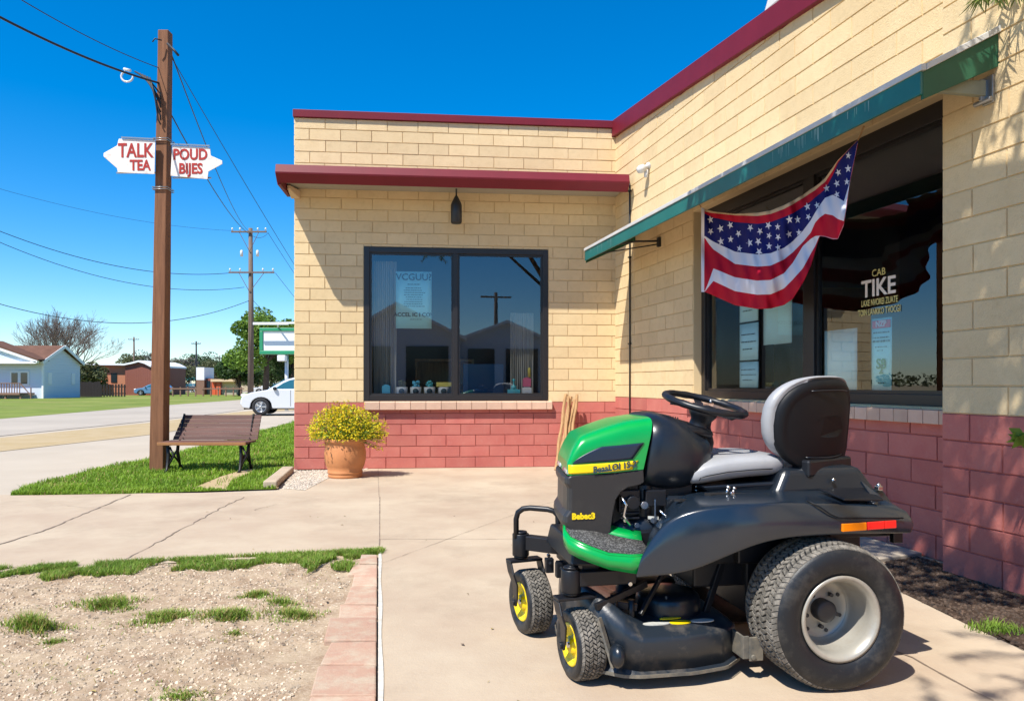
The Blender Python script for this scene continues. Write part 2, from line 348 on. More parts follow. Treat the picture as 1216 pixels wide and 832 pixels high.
# pink paving strip
b = MB(); y = 5.60
while y > -1:
    L = rnd(.24,.40); y1 = y-L
    lx = lambda yy: -1.138+(yy-5.47)*(-.1185)
    zz = rnd(.008,.020); jl = rnd(-.03,.03); jr = rnd(-.02,.012)
    p = [(lx(y1)+jl,y1+.006),(EX(y1)-.012+jr*0,y1+.006),(EX(y)-.012,y-.006),(lx(y)+jl+rnd(-.02,.02),y-.006)]
    z2 = [zz+rnd(-.003,.003) for _ in p]
    b.hexa([(q[0],q[1],-.05) for q in p]+[(q[0],q[1],z) for q, z in zip(p, z2)])
    y = y1
struct(b.build('paving_strip', 'paver', local=True, bevel=.008, bseg=2))
# bare soil bed, gently uneven
SOIL = [(-1.12,5.55), G(300,664), G(0,679), (-12,2.9), (-12,-2), (-.45,-2), (-.9,3.0)]
def soilz(x, y):
    e = 1
    return -.012+.04*noise.noise(V((x*1.3, y*1.3, 1)))+.02*noise.noise(V((x*4, y*4, 3)))+.014*noise.noise(V((x*13, y*13, 5)))+.007*noise.noise(V((x*31, y*31, 8)))+.008
b = MB(); NX, NY = 260, 190; x0, x1, y0, y1 = -5.2, -.7, 1.9, 5.75
for i in range(NY+1):
    for k in range(NX+1):
        x = x0+(x1-x0)*k/NX; y = y0+(y1-y0)*i/NY
        yt = 5.18+.2235*(x+3.58)
        ed = clamp((yt-y)/.25, 0, 1)*clamp((-1.138+(y-5.47)*(-.1185)-x)/.12+.15, 0, 1)
        b.v.append((x, y, soilz(x, y)*ed-.008*(1-ed) if yt > y-.02 else -.02))
for i in range(NY):
    for k in range(NX):
        a = i*(NX+1)+k; b.f.append([a, a+1, a+NX+2, a+NX+1]); b.m.append(0); b.s.append(True)
struct(b.build('soil_bed', 'soil', local=True, fix=False))
sheet('soil', [(-1.0,5.5), (-3.6,5.05), (-30,-1), (-30,-8), (-.4,-8), (-.5,3)], -.024, 'soil')
# pebbles / gravel
def pebbles(name, pts, m, label, cat, smin, smax):
    b = MB()
    for (x, y, z) in pts:
        r = rnd(smin, smax); k = random.randint(4, 6); a0 = rnd(0, 6)
        ring = [(x+r*rnd(.7,1.2)*math.cos(a0+2*PI*i/k), y+r*rnd(.7,1.2)*math.sin(a0+2*PI*i/k), z-r*.1) for i in range(k)]
        ring2 = [(x+(p[0]-x)*.6+rnd(-.2,.2)*r, y+(p[1]-y)*.6+rnd(-.2,.2)*r, z+r*rnd(.35,.7)) for p in ring]
        b.add(ring+ring2, [(i, (i+1)%k, k+(i+1)%k, k+i) for i in range(k)]+[list(range(k, 2*k))], False)
    return stuff(b.build(name, m, local=True, fix=False), label, cat)
pts = []
while len(pts) < 9000:
    y = 2.3+3.4*random.random()**1.4; x = rnd(-4.6, -.85)
    if inpoly(x, y, SOIL) and abs(x)/y < .72 and y < 5.15+.2235*(x+3.58): pts.append((x, y, soilz(x, y)))
pebbles('soil_pebbles', pts, 'pebble', 'loose pebbles and crumbs scattered over the bare soil bed', 'pebbles', .003, .011)
b = MB()
for i in range(260):
    if i < 190: y = 2.4+3.0*random.random(); x = rnd(-4.2,-.95)
    else: y = rnd(2.6,8.2); x = rnd(-3.5,2.6)
    ins = inpoly(x, y, SOIL)
    if i < 190 and not ins: continue
    z = soilz(x, y)+.006 if ins else .004
    a = rnd(0,6.28); L = rnd(.012,.05); b.mi = random.choice((0,0,1))
    if random.random() < .5: b.tube([(x,y,z),(x+L*math.cos(a)*.6,y+L*math.sin(a)*.6,z+.004),(x+L*math.cos(a+.4),y+L*math.sin(a+.4),z)], .0014, 4)
    else:
        c, s_ = math.cos(a)*L*.35, math.sin(a)*L*.35; b.add([(x-c,y-s_,z),(x+s_*.5,y-c*.5,z+.004),(x+c,y+s_,z+.002),(x-s_*.5,y+c*.5,z+.006)], [(0,1,2,3)], False)
stuff(b.build('litter', ['dry_blade','mulch_chip'], local=True, fix=False), 'dry twigs and leaf bits scattered over the soil and slab', 'litter')
GR = [G(336,580), (-3.28,11.1), (-2.2,11.35), G(393,566), G(362,582)]
pts = []
while len(pts) < 2600:
    x, y = rnd(-3.4,-2.0), rnd(8.8,11.5)
    if inpoly(x, y, GR): pts.append((x, y, .003))
sheet('gravel_bed', GR, .004, 'gravel')
pebbles('gravel', pts, 'gravel', 'pale gravel between the curb and the flower pot', 'gravel', .008, .02)
MU = [(2.15,4.12),(3.05,5.55),(4.3,4.5),(4.6,2.0),(2.6,2.9)]
MU = [G(1058,697), (2.88,5.75), (3.05,5.6), (4.3,1.0), (3.0,1.5), G(1216,772), G(1150,742)]
sheet('mulch_bed', MU, .004, 'mulch')
pts = []
while len(pts) < 5000:
    x, y = rnd(1.9,3.9), rnd(2.2,5.7)
    if inpoly(x, y, MU): pts.append((x, y, .004))
pebbles('mulch', pts, 'mulch_chip', 'dark bark mulch along the foot of the red wall', 'mulch', .006, .016)
# raised walk below the big window
b = MB(); b.hexa([(1.2,8.2,-.02),(1.95,5.05,-.02),(3.1,5.6,-.02),(2.0,9.9,-.02),(1.2,8.2,.03),(1.95,5.05,.03),(3.1,5.6,.03),(2.0,9.9,.03)])
struct(b.build('concrete_walk', 'concrete_gray', local=True, bevel=.008))
# curb end
a, c = V((*G(329,579), 0)), V((-3.22,10.95,0)); d = (c-a).normalized(); n = V((-d.y, d.x, 0))*.17
b = MB(); b.obox(a, c-a, n, (0,0,.09)); struct(b.build('curb', 'concrete', local=True, bevel=.02, bseg=3))
# ---------------------------------------------------------------- grass
def blades(b, x, y, z, h, w, n=1, spread=.02, lean=.5):
    for _ in range(n):
        a = rnd(0, 2*PI); bx, by = x+rnd(-spread, spread), y+rnd(-spread, spread); hh = h*rnd(.5,1.2); l = hh*lean*rnd(.2,1.2)
        dx, dy = math.cos(a), math.sin(a); px, py = -dy*w/2, dx*w/2
        b.add([(bx-px,by-py,z),(bx+px,by+py,z),(bx+dx*l*.4+px*.7,by+dy*l*.4+py*.7,z+hh*.6),(bx+dx*l*.4-px*.7,by+dy*l*.4-py*.7,z+hh*.6),(bx+dx*l,by+dy*l,z+hh)], [(0,1,2,3),(3,2,4)], False)
b = MB(); n = 0
TR = [G(228,580), G(262,566), G(285,559), G(306,556), G(300,560), G(275,571), G(268,581)]
while n < 52000:
    y = 8.7+ (26-8.7)*random.random()**1.9; x = rnd(-8.2,-2.8)
    if not inpoly(x, y, LAWN): continue
    n += 1
    if inpoly(x, y, TR) and random.random() < .93: continue
    if (x+3.1)**2+(y-10.1)**2 < .2 and random.random() < .8: continue
    b.mi = 1 if random.random() < .05+.25*max(0, noise.noise(V((x*.9, y*.9, 5)))) else 0
    sc = .6+.7*(noise.noise(V((x*1.7, y*1.7, 0)))+.5)
    blades(b, x, y, 0, .055*sc*(1+.03*(y-8.7)), .010*(1+.1*(y-8.7)), 1, .01, .9)
stuff(b.build('grass', ['grass_blade','dry_blade'], local=True, fix=False), 'short bright green grass around the bench beside the building', 'grass')
b = MB(); n = 0
def strip_ok(x, y):
    yt = 5.18+.2235*(x+3.58); t = clamp((x+3.58)/2.5, 0, 1)
    wd = .34+.16*noise.noise(V((x*2.2, 4, 0)))+.10*noise.noise(V((x*7, 9, 0)))
    d = yt-y+.04
    if x > -1.42: wd = .62+.1*noise.noise(V((x*9, 1, 0)))
    if x > -1.13: wd = .14
    return -.03 < d < wd, d/wd
while n < 34000:
    x, y = rnd(-4.6,-1.0), rnd(4.2,5.95); ok, q = strip_ok(x, y)
    if not ok or random.random() < .55*max(0, q): continue
    if noise.noise(V((x*5, y*5, 7))) < -.22+.25*q: continue
    n += 1; b.mi = 1 if random.random() < .12 else 0
    blades(b, x, y, -.01, .042, .0055, 1, .008, 1.0)
for _ in range(4200):
    x, y = rnd(-4.6,-1.0), rnd(2.6,5.6)
    if not inpoly(x, y, SOIL) or noise.noise(V((x*2.6, y*2.6, 9)))+.3*noise.noise(V((x*9, y*9, 2))) < .12: continue
    b.mi = 1 if random.random() < .6 else 0; blades(b, x, y, soilz(x, y)-.003, .018, .004, 1, .01, 1.6)
stuff(b.build('grass_strip', ['weed_blade','dry_blade'], local=True, fix=False), 'uneven strip of green grass between the walk and the bare soil', 'grass')
TUFTS = [((37,747),.16,.09,'round dark green grass tuft at the left end of the bare soil'),((130,715),.22,.06,'low grass tuft with a flat left side near the grass strip'),
 ((196,731),.23,.055,'wide low grass tuft in the middle of the bare soil'),((272,731),.20,.065,'full yellow-green grass tuft in the middle of the bare soil'),
 ((305,706),.13,.045,'small grass tuft just below the green strip'),((352,727),.18,.05,'sparse grass tuft close to the pink paving strip'),
 ((62,762),.10,.03,'tiny flat weed in front of the round dark tuft'),((215,826),.17,.03,'flat weed at the bottom edge of the bare soil'),((335,716),.16,.04,'thin grass tuft behind the sparse one by the paving'),((278,748),.09,.022,'tiny flat weed in front of the full tuft')]
for (p, r, h, lb) in TUFTS:
    x, y = G(*p); b = MB()
    for _ in range(int(1050*r/.2*(1 if h > .04 else .5))):
        a = rnd(0, 2*PI); q = r*math.sqrt(random.random())*rnd(.2,1.0)*(1+.45*math.sin(a*3+p[0])+.3*math.sin(a*5+p[1]))
        xx, yy = x+q*math.cos(a)*1.25, y+q*math.sin(a)*.8; b.mi = 1 if random.random() < .3 else 0
        blades(b, xx, yy, soilz(xx, yy)-.005, h*.85*max(.25, 1.15-q/r*.7), .0055, 1, .004, 1.1)
    tag(b.build('grass_tuft', ['weed_blade','dry_blade'], fix=False), lb, 'grass tuft', 'grass tufts on the bare soil')
b = MB()
x, y = G(1182,748)
for _ in range(500):
    a = rnd(0, 6.3); q = .11*random.random(); blades(b, x+q*1.4*math.cos(a), y+q*math.sin(a), .003, .035, .005, 1, .004, 1)
tag(b.build('grass_tuft', ['weed_blade'], fix=False), 'small green weed in the mulch by the corner of the red wall', 'grass tuft')

# ================================================================ building
k_ = .237; C0 = 4.45
def rwY(px, C=C0): return C/((px-CX)/F+k_)
Yc = (11.3+.101*(C0+3.313))/(1+.101*k_); Xc = C0-k_*Yc
RA = V((k_, -1, 0)).normalized(); RN = V((-1, -k_, 0)).normalized()
R0 = V((Xc, Yc, 0))
FB = V((Xc+3.313, Yc-11.3, 0)).normalized(); FN = V((FB.y, -FB.x, 0)); F0 = V((-3.313, 11.3, 0)); FL = V((Xc+3.313, Yc-11.3, 0)).length
def rs(px, C=C0): return (Yc-rwY(px, C))*math.sqrt(1+k_*k_)
def RW(s, z, d=0): return R0+RA*s+RN*d+V((0,0,z))
def FW(t, z, d=0): return F0+FB*t+FN*d+V((0,0,z))
bld = thing('cafe_building', 'tan and red painted block cafe building with maroon roof edge and large dark windows', 'building', (1.6,13,0))
ZT = 5.36
ZS = lambda s_: ZT-.085*clamp(s_, 0, 9)
def blocks(fn, length, z0, z1, rh, bl, ops, name, m, seed, s0=0.0, off=0, top=None):
    random.seed(seed); b = MB(); r = 0; z = z0; gap = .0022
    while z < z1-.01:
        zt = min(z+rh, z1); x = s0-(bl/2 if (r+off)%2 else 0)-rnd(0,.02)
        while x < length:
            xa, xb = max(s0, x), min(length, x+bl); x += bl
            if xb-xa < .03: continue
            rects = [(xa, xb, z, zt)]
            for (oa, ob, oz0, oz1) in ops:
                nr = []
                for (a, c, p, q) in rects:
                    if c <= oa or a >= ob or q <= oz0 or p >= oz1: nr.append((a, c, p, q)); continue
                    if a < oa: nr.append((a, oa, p, q))
                    if c > ob: nr.append((ob, c, p, q))
                    a2, c2 = max(a, oa), min(c, ob)
                    if p < oz0: nr.append((a2, c2, p, oz0))
                    if q > oz1: nr.append((a2, c2, oz1, q))
                rects = nr
            dj = rnd(-.0015, .0025)
            for (a, c, p, q) in rects:
                if top: q = min(q, top((a+c)/2)+.02)
                if c-a < .015 or q-p < .015: continue
                a += gap; c -= gap; p += gap; q -= gap; e = .005; D = .011+dj
                b.add([fn(a,p,-.004), fn(c,p,-.004), fn(c,q,-.004), fn(a,q,-.004), fn(a+e,p+e,D), fn(c-e,p+e,D), fn(c-e,q-e,D), fn(a+e,q-e,D)],
                      [(4,5,6,7),(0,1,5,4),(1,2,6,5),(2,3,7,6),(3,0,4,7)], False)
        z = zt; r += 1
    return b.build(name, m, bld, fix=True)
def backing(fn, s0, s1, z0, z1, op, name, m, th=.2, top=None):
    b = MB()
    def bx(a, c, p, q):
        if top and q > 5:
            cuts = [a]+([9.0] if a < 9 < c else [])+[c]
            for e, g in zip(cuts, cuts[1:]): b.hexa([fn(e,p,-th), fn(g,p,-th), fn(g,p,0), fn(e,p,0), fn(e,top(e),-th), fn(g,top(g),-th), fn(g,top(g),0), fn(e,top(e),0)])
            return
        if c-a > .01 and q-p > .01:
            b.hexa([fn(a,p,-th), fn(c,p,-th), fn(c,p,0), fn(a,p,0), fn(a,q,-th), fn(c,q,-th), fn(c,q,0), fn(a,q,0)])
    oa, ob, p, q = op
    if q <= z0 or p >= z1: bx(s0, s1, z0, z1)
    else:
        bx(s0, oa, z0, z1); bx(ob, s1, z0, z1); bx(oa, ob, z0, min(p, z1)); bx(oa, ob, max(q, z0), z1) if q < z1 else None
    return b.build(name, m, bld)
WF = (1.04, 3.90, 1.045, 3.415)            # front window
ZRF, ZRR = 1.02, 1.10
sPier = rs(1113, C0-.22*math.sqrt(1+k_*k_)); s0w, s1w = rs(824), sPier-.03; WR = (s0w, s1w, 1.13, 3.44)
RL = 16.0
blocks(FW, FL, 0, ZRF, .17, .46, [WF], 'painted_base', 'red_block', 3)
blocks(FW, FL, ZRF, ZT, .174, .47, [WF], 'wall', 'tan_block', 4)
sP = sPier; PD = .22; RWP = lambda s_, z_, d_=0: RW(s_, z_, d_+PD)
blocks(RW, sP, 0, ZRR, ZRR/6, .50, [WR], 'painted_base', 'red_block', 5)
blocks(RW, sP, ZRR, ZT, .187, .53, [WR], 'wall', 'tan_block', 6, top=ZS)
blocks(RWP, RL, 0, ZRR, ZRR/6, .50, [], 'painted_base', 'red_block', 15, s0=sP)
blocks(RWP, RL, ZRR, ZT, .187, .53, [], 'wall', 'tan_block', 16, s0=sP, top=ZS)
backing(FW, 0, FL+.2, 0, ZRF, WF, 'mortar', 'red_mortar'); backing(FW, 0, FL+.2, ZRF, ZT, WF, 'mortar', 'tan_mortar')
backing(RW, -.2, sP, 0, ZRR, WR, 'mortar', 'red_mortar', .28); backing(RW, -.2, sP, ZRR, ZT, WR, 'mortar', 'tan_mortar', .28, top=ZS)
backing(RWP, sP, RL, 0, ZRR, (-9,-8,0,0), 'mortar', 'red_mortar', PD+.3); backing(RWP, sP, RL, ZRR, ZT, (-9,-8,0,0), 'mortar', 'tan_mortar', PD+.3, top=ZS)
# left side wall, rear and roof
FQ = [F0, V((-3.313+.9, 20.5, 0))]; 
def SW(s, z, d=0): return F0+V((.097,.995,0))*s+V((-.995,.097,0))*d+V((0,0,z))
blocks(SW, 9, 0, ZRF, .17, .44, [], 'painted_base', 'red_block', 8, s0=.0); blocks(SW, 9, ZRF, ZT, .17, .44, [], 'wall', 'tan_block', 9)
b = MB(); b.hexa([SW(.2,0,-.2), SW(9,0,-.2), SW(9,0,0), SW(.2,0,0), SW(.2,ZT,-.2), SW(9,ZT,-.2), SW(9,ZT,0), SW(.2,ZT,0)])
pr = SW(9,0,0); pe = RW(RL,0,0)
b.obox((pr.x,pr.y-.2,0), (14,0,0), (0,.2,0), (0,0,ZT)); b.obox((pe.x+8,pe.y,0), (.2,0,0), (0,pr.y-pe.y,0), (0,0,ZT)); b.obox((pe.x+.1,pe.y,0), (8,0,0), (0,.2,0), (0,0,ZT))
b.build('rear_wall', 'tan_block', bld)
b = MB(); zr_ = 4.3; b.add([FW(.05,zr_,-.1), RW(0,zr_,-.3), RW(RL-.1,zr_,-.3), (pe.x+8,pe.y,zr_), (14,pr.y-.1,zr_), SW(8.9,zr_,-.1)], [(0,1,2,3,4,5)]); b.build('roof', 'room_ceiling', bld)
# rims
b = MB(); b.hexa([FW(-.02,ZT,-.25), FW(FL,ZT,-.25), FW(FL,ZT,.05), FW(-.02,ZT,.05), FW(-.02,ZT+.115,-.25), FW(FL,ZT+.115,-.25), FW(FL,ZT+.115,.05), FW(-.02,ZT+.115,.05)])
b.build('roof_rim', 'maroon_metal', bld, bevel=.006)
b = MB()
for (e, g, pd_) in ((-.05,sP,.07),(sP,9,.29),(9,RL,.29)): b.hexa([RW(e,ZS(e)-.13,-.2), RW(g,ZS(g)-.13,-.2), RW(g,ZS(g)-.13,pd_), RW(e,ZS(e)-.13,pd_), RW(e,ZS(e)+.125,-.2), RW(g,ZS(g)+.125,-.2), RW(g,ZS(g)+.125,pd_), RW(e,ZS(e)+.125,pd_)])
b.build('roof_rim', 'maroon_metal', bld, bevel=.006)
b = MB(); s_ = rs(918)+.1; ZT_, ZT = ZT, ZS(s_); b.hexa([RW(s_-.25,ZT+.16,-.5), RW(s_+.5,ZT+.16,-.5), RW(s_+.5,ZT+.16,.02), RW(s_-.25,ZT+.16,.02), RW(s_-.2,ZT+.30,-.45), RW(s_+.5,ZT+.30,-.45), RW(s_+.5,ZT+.30,-.0), RW(s_-.2,ZT+.30,-.0)])
b.build('roof_vent', 'white_trim', bld, bevel=.02); ZT = ZT_
# front canopy
D = .86; zb, zt = 4.165, 4.405; tl, tr = .08, FL+.02
cl = (P(331,200,10.67)-F0).dot(FB); cr = (P(748,205,11.0)-F0).dot(FB)
cr = min(cr, FL-.0)
b = MB(); zm = zb+.105; b.loft([[FW(t_, zb, D-.13), FW(t_, zb, D-.12), FW(t_, zm, D+.0), FW(t_, zm+.02, D+.005), FW(t_, zt, D-.03), FW(t_, zt, D-.10)] for t_ in (cl, cr)], sm=False)
b.hexa([FW(cl,zb-.02,0.02), FW(cl+.05,zb-.02,0.02), FW(cl+.05,zb-.02,D-.135), FW(cl,zb-.02,D-.135), FW(cl,zt,0.02), FW(cl+.05,zt,0.02), FW(cl+.05,zt,D-.135), FW(cl,zt,D-.135)])
b.hexa([FW(cl+.052,zt-.03,0.02), FW(cr,zt-.03,0.02), FW(cr,zt-.03,D-.135), FW(cl+.052,zt-.03,D-.135), FW(cl+.052,zt,0.02), FW(cr,zt,0.02), FW(cr,zt,D-.135), FW(cl+.052,zt,D-.135)])
cn = b.build('canopy', 'maroon_metal', bld, bevel=.004)
b = MB(); b.hexa([FW(cl+.055,zt-.13,0.022), FW(cr-.01,zt-.13,0.022), FW(cr-.01,zt-.15,D-.137), FW(cl+.055,zt-.15,D-.137), FW(cl+.055,zt-.10,0.022), FW(cr-.01,zt-.10,0.022), FW(cr-.01,zt-.10,D-.137), FW(cl+.055,zt-.10,D-.137)])
b.build('soffit', 'soffit', cn)
b = MB(); b.hexa([FW(cl+.06,zb-.05,0.02), FW(cl+.20,zb-.05,0.02), FW(cl+.10,zb+.02,.34), FW(cl+.06,zb+.02,.34), FW(cl+.06,zt-.16,0.02), FW(cl+.20,zt-.16,0.02), FW(cl+.10,zt-.16,.34), FW(cl+.06,zt-.16,.34)])
b.build('canopy_bracket', 'cream_paint', cn, bevel=.01)
# lamp under canopy
lt = (P(542,240,11.2)-F0).dot(FB); lo = FW(lt, 0, .28)
b = MB(); b.lathe([(0,4.31),(.05,4.31),(.055,4.285),(.014,4.27),(.012,4.17),(.03,4.14),(.075,4.05),(.085,4.02),(.085,3.76),(.07,3.74),(0,3.74)], lo, seg=20)
b.build('canopy_lamp', 'dark_metal', bld)
# windows
def window(fn, op, muls, depth, fw=.085, top=None, hd=.10):
    a, c, p, q = op; b = MB(); top = top or fw
    def bx(x0, x1, z0, z1, d0, d1): b.hexa([fn(x0,z0,d0), fn(x1,z0,d0), fn(x1,z0,d1), fn(x0,z0,d1), fn(x0,z1,d0), fn(x1,z1,d0), fn(x1,z1,d1), fn(x0,z1,d1)])
    bx(a, a+fw, p, q, depth-hd, depth); bx(c-fw, c, p, q, depth-hd, depth)
    bx(a+fw, c-fw, p, p+fw, depth-hd, depth-.002); bx(a+fw, c-fw, q-top, q, depth-hd, depth-.002)
    for (m_, mw) in muls: bx(m_-mw/2, m_+mw/2, p+fw, q-top, depth-hd+.01, depth-.004)
    # inner stepped sash
    f = b.build('window', 'bronze_frame', bld, bevel=.004)
    edges = [a+fw]+[x for m_, mw in muls for x in (m_-mw/2, m_+mw/2)]+[c-fw]
    for i in range(0, len(edges), 2):
        g = MB(); x0, x1 = edges[i], edges[i+1]
        sh = MB()
        e = .03
        for (u0,u1,v0,v1) in ((x0,x0+e,p+fw,q-top),(x1-e,x1,p+fw,q-top),(x0+e,x1-e,p+fw,p+fw+e),(x0+e,x1-e,q-top-e,q-top)):
            sh.hexa([fn(u0,v0,depth-.075), fn(u1,v0,depth-.075), fn(u1,v0,depth-.03), fn(u0,v0,depth-.03), fn(u0,v1,depth-.075), fn(u1,v1,depth-.075), fn(u1,v1,depth-.03), fn(u0,v1,depth-.03)])
        sh.build('sash', 'bronze_frame', f)
        g.quad(fn(x0+e,p+fw+e,depth-.05), fn(x1-e,p+fw+e,depth-.05), fn(x1-e,q-top-e,depth-.05), fn(x0+e,q-top-e,depth-.05)); g.build('pane', 'window_glass', f, fix=False)
    return f
tm = (P(541,400,11.5)-F0).dot(FB)
window(FW, WF, [(tm,.07)], .02)
sm1 = rs(967,4.60)
window(RW, WR, [(sm1,.17)], -.10, fw=.09, top=.14)
# sills
def sill(fn, a, c, zt_, h, d0, d1, bw, nm='sill'):
    random.seed(11); b = MB(); x = a
    while x < c-.02:
        x2 = min(x+bw, c); e = .003
        b.hexa([fn(x+e,zt_-h,d0), fn(x2-e,zt_-h,d0), fn(x2-e,zt_-h-.0,d1), fn(x+e,zt_-h,d1), fn(x+e,zt_,d0), fn(x2-e,zt_,d0), fn(x2-e,zt_-.018,d1), fn(x+e,zt_-.018,d1)]); x = x2
    return b.build(nm, 'sill_brick', bld, bevel=.004)
sill(FW, WF[0]+.01, WF[1]+.06, WF[2]-.003, .135, -.02, .085, .235)
sill(RW, WR[0]-.12, WR[1]-.003, WR[2]-.003, .12, -.2, .075, .15)
# conduit and small wall light, awning
sp = rs(750)
b = MB(); b.tube([RW(sp,0.0,.03), RW(sp,2.2,.028), RW(sp,4.3,.03), RW(sp-.03,4.36,.03)], .013, 8); 
for z in (.6,1.9,3.2,4.2): b.obox(RW(sp-.03,z,.01), RA*.06, RN*.04, (0,0,.02))
b.build('conduit', 'dark_metal', bld)
s_ = rs(772); b = MB(); b.lathe([(0,0),(.05,0),(.05,.02),(.03,.03),(.03,.07),(.055,.09),(.06,.15),(.045,.19),(0,.2)], RW(s_,4.40,.012), RN*1+V((0,0,-.5)), 16); b.lathe([(0,0),(.03,0),(.03,.1),(0,.11)], RW(s_,4.33,.06), (0,0,-1), 12)
b.build('wall_lamp', 'white_trim', bld)
# awning geometry: outer edge at distance AD from the wall
PD = .22; AD = .80; sA = rs(1180, C0-PD*math.sqrt(1+k_*k_)); sQ = rs(1066, C0-AD*math.sqrt(1+k_*k_)); zW, zO, zl = 3.66, 3.26, 3.10
oY = 10.9; sFar = 0.92+.0
# far end from photograph
for i in range(200):
    s_ = i*.02; q = RW(s_, 3.3, AD)
    if CX+q.x/q.y*F >= 694: sFar = s_; break
aw = MB()
aw.hexa([RW(sFar,zW-.015,.012), RW(sA,zW-.015,.012), RW(sQ,zO-.015,AD-.012), RW(sFar,zO-.015,AD-.012), RW(sFar,zW,.012), RW(sA,zW,.012), RW(sQ,zO,AD-.012), RW(sFar,zO,AD-.012)])
awn = aw.build('awning', 'white_trim', bld)
b = MB(); b.hexa([RW(sFar,zl,AD-.02), RW(sQ,zl,AD-.02), RW(sQ,zl,AD), RW(sFar,zl,AD), RW(sFar,zO-.016,AD-.02), RW(sQ,zO-.016,AD-.02), RW(sQ,zO-.016,AD), RW(sFar,zO-.016,AD)]); b.build('valance', 'teal_metal', awn, bevel=.003)
for si, so_ in ((sA, sQ), (sFar, sFar)):
    b = MB(); b.hexa([RW(si-.02,zW-.24,.012), RW(si,zW-.24,.012), RW(so_,zl-.03,AD-.021), RW(so_-.02,zl-.03,AD-.021), RW(si-.02,zW-.017,.012), RW(si,zW-.017,.012), RW(so_,zO-.018,AD-.021), RW(so_-.02,zO-.018,AD-.021)])
    b.build('end_panel', 'green_metal', awn, bevel=.003)
b = MB()
b.hexa([RW(sFar-.01,zO-.012,AD-.03), RW(sQ+.02,zO-.012,AD-.03), RW(sQ+.02,zO-.02,AD+.012), RW(sFar-.01,zO-.02,AD+.012), RW(sFar-.01,zO+.028,AD-.03), RW(sQ+.02,zO+.028,AD-.03), RW(sQ+.02,zO+.02,AD+.012), RW(sFar-.01,zO+.02,AD+.012)])
b.hexa([RW(sA-.01,zW-.01,.012), RW(sA+.022,zW-.01,.012), RW(sQ+.022,zO-.012,AD-.032), RW(sQ-.01,zO-.012,AD-.032), RW(sA-.01,zW+.035,.012), RW(sA+.022,zW+.035,.012), RW(sQ+.022,zO+.028,AD-.032), RW(sQ-.01,zO+.028,AD-.032)])
b.hexa([RW(sFar,zW+.0,.012), RW(sA-.012,zW,.012), RW(sA-.012,zW-.0,.05), RW(sFar,zW-.0,.05), RW(sFar,zW+.05,.012), RW(sA-.012,zW+.05,.012), RW(sA-.012,zW+.02,.05), RW(sFar,zW+.02,.05)])
b.build('edge_trim', 'white_trim', awn, bevel=.004)
# streaks of white bird lime on the valance are dull scuffs
random.seed(4); b = MB()
for (lo_, hi_, k) in ((900,958,22),(694,730,7),(985,1010,7)):
    for i in range(k):
        px = rnd(lo_, hi_); s_ = None
        # solve s on the outer plane
        Yq = (C0-AD*math.sqrt(1+k_*k_))/((px-CX)/F+k_); s_ = (Yc-Yq)*math.sqrt(1+k_*k_)-k_*0
        z1_ = zO-.03; z0_ = z1_-rnd(.04,.12); wq = rnd(.002,.006)
        b.add([RW(s_-wq,z1_,AD+.0015), RW(s_+wq,z1_,AD+.0015), RW(s_+wq*.4,z0_,AD+.0015), RW(s_-wq*.4,z0_,AD+.0015)], [(0,1,2,3)], False)
mat('scuff', (.22,.36,.33), .7); b.build('scuff_marks', 'scuff', awn, fix=False)
# arms
mat('arm_gray', (.26,.27,.20), .5, .4, var=.2)
b = MB(); b.hexa([RW(sA-.10,3.15,PD+.05), RW(sA-.06,3.15,PD+.05), RW(sQ-.06,3.16,AD-.03), RW(sQ-.10,3.16,AD-.03), RW(sA-.10,3.25,PD+.05), RW(sA-.06,3.25,PD+.05), RW(sQ-.06,3.22,AD-.03), RW(sQ-.10,3.22,AD-.03)])
b.build('support_arm', 'arm_gray', awn, bevel=.004)
b = MB(); b.obox(RW(sA-.11,3.10,PD+.012), RA*.08, RN*.02, (0,0,.18)); b.cyl(RW(sA-.15,3.12,PD+.05), RW(sA-.02,3.12,PD+.05), .016, 12); b.obox(RW(sA-.09,3.12,PD+.03), RA*.02, RN*.05, (0,0,.14)); b.build('arm_bracket', 'steel', awn, bevel=.004)
b = MB(); s2 = rs(785); b.tube([RW(s2,3.26,.02), RW(s2-.15,3.27,.3), RW(s2-.35,3.22,AD-.1), RW(s2-.4,3.13,AD-.02)], .014, 8); b.tube([RW(s2,3.22,.02), RW(s2-.2,3.17,.4), RW(s2-.4,3.12,AD-.02)], .009, 8); b.obox(RW(s2-.03,3.18,.012), RA*.06, RN*.04, (0,0,.13)); b.build('support_arm', 'dark_metal', awn)
# ---- interior
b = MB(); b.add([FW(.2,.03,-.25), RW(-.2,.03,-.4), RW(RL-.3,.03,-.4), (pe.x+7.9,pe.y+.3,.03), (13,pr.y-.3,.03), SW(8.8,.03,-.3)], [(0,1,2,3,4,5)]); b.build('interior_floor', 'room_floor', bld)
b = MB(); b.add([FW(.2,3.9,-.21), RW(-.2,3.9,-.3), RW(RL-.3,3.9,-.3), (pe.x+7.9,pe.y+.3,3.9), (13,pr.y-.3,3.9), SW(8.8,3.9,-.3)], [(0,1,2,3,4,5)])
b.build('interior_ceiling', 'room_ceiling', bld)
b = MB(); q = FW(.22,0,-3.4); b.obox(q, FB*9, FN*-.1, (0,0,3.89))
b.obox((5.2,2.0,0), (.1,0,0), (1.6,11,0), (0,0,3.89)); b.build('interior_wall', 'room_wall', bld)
b = MB(); b.obox(FW(1.12,1.16,-.55), FB*.62, FN*-.05, (0,0,1.0)) ; q = FW(2.55,0,-2.2); b.obox(q, FB*.62, FN*-.06, (0,0,1.62)); 
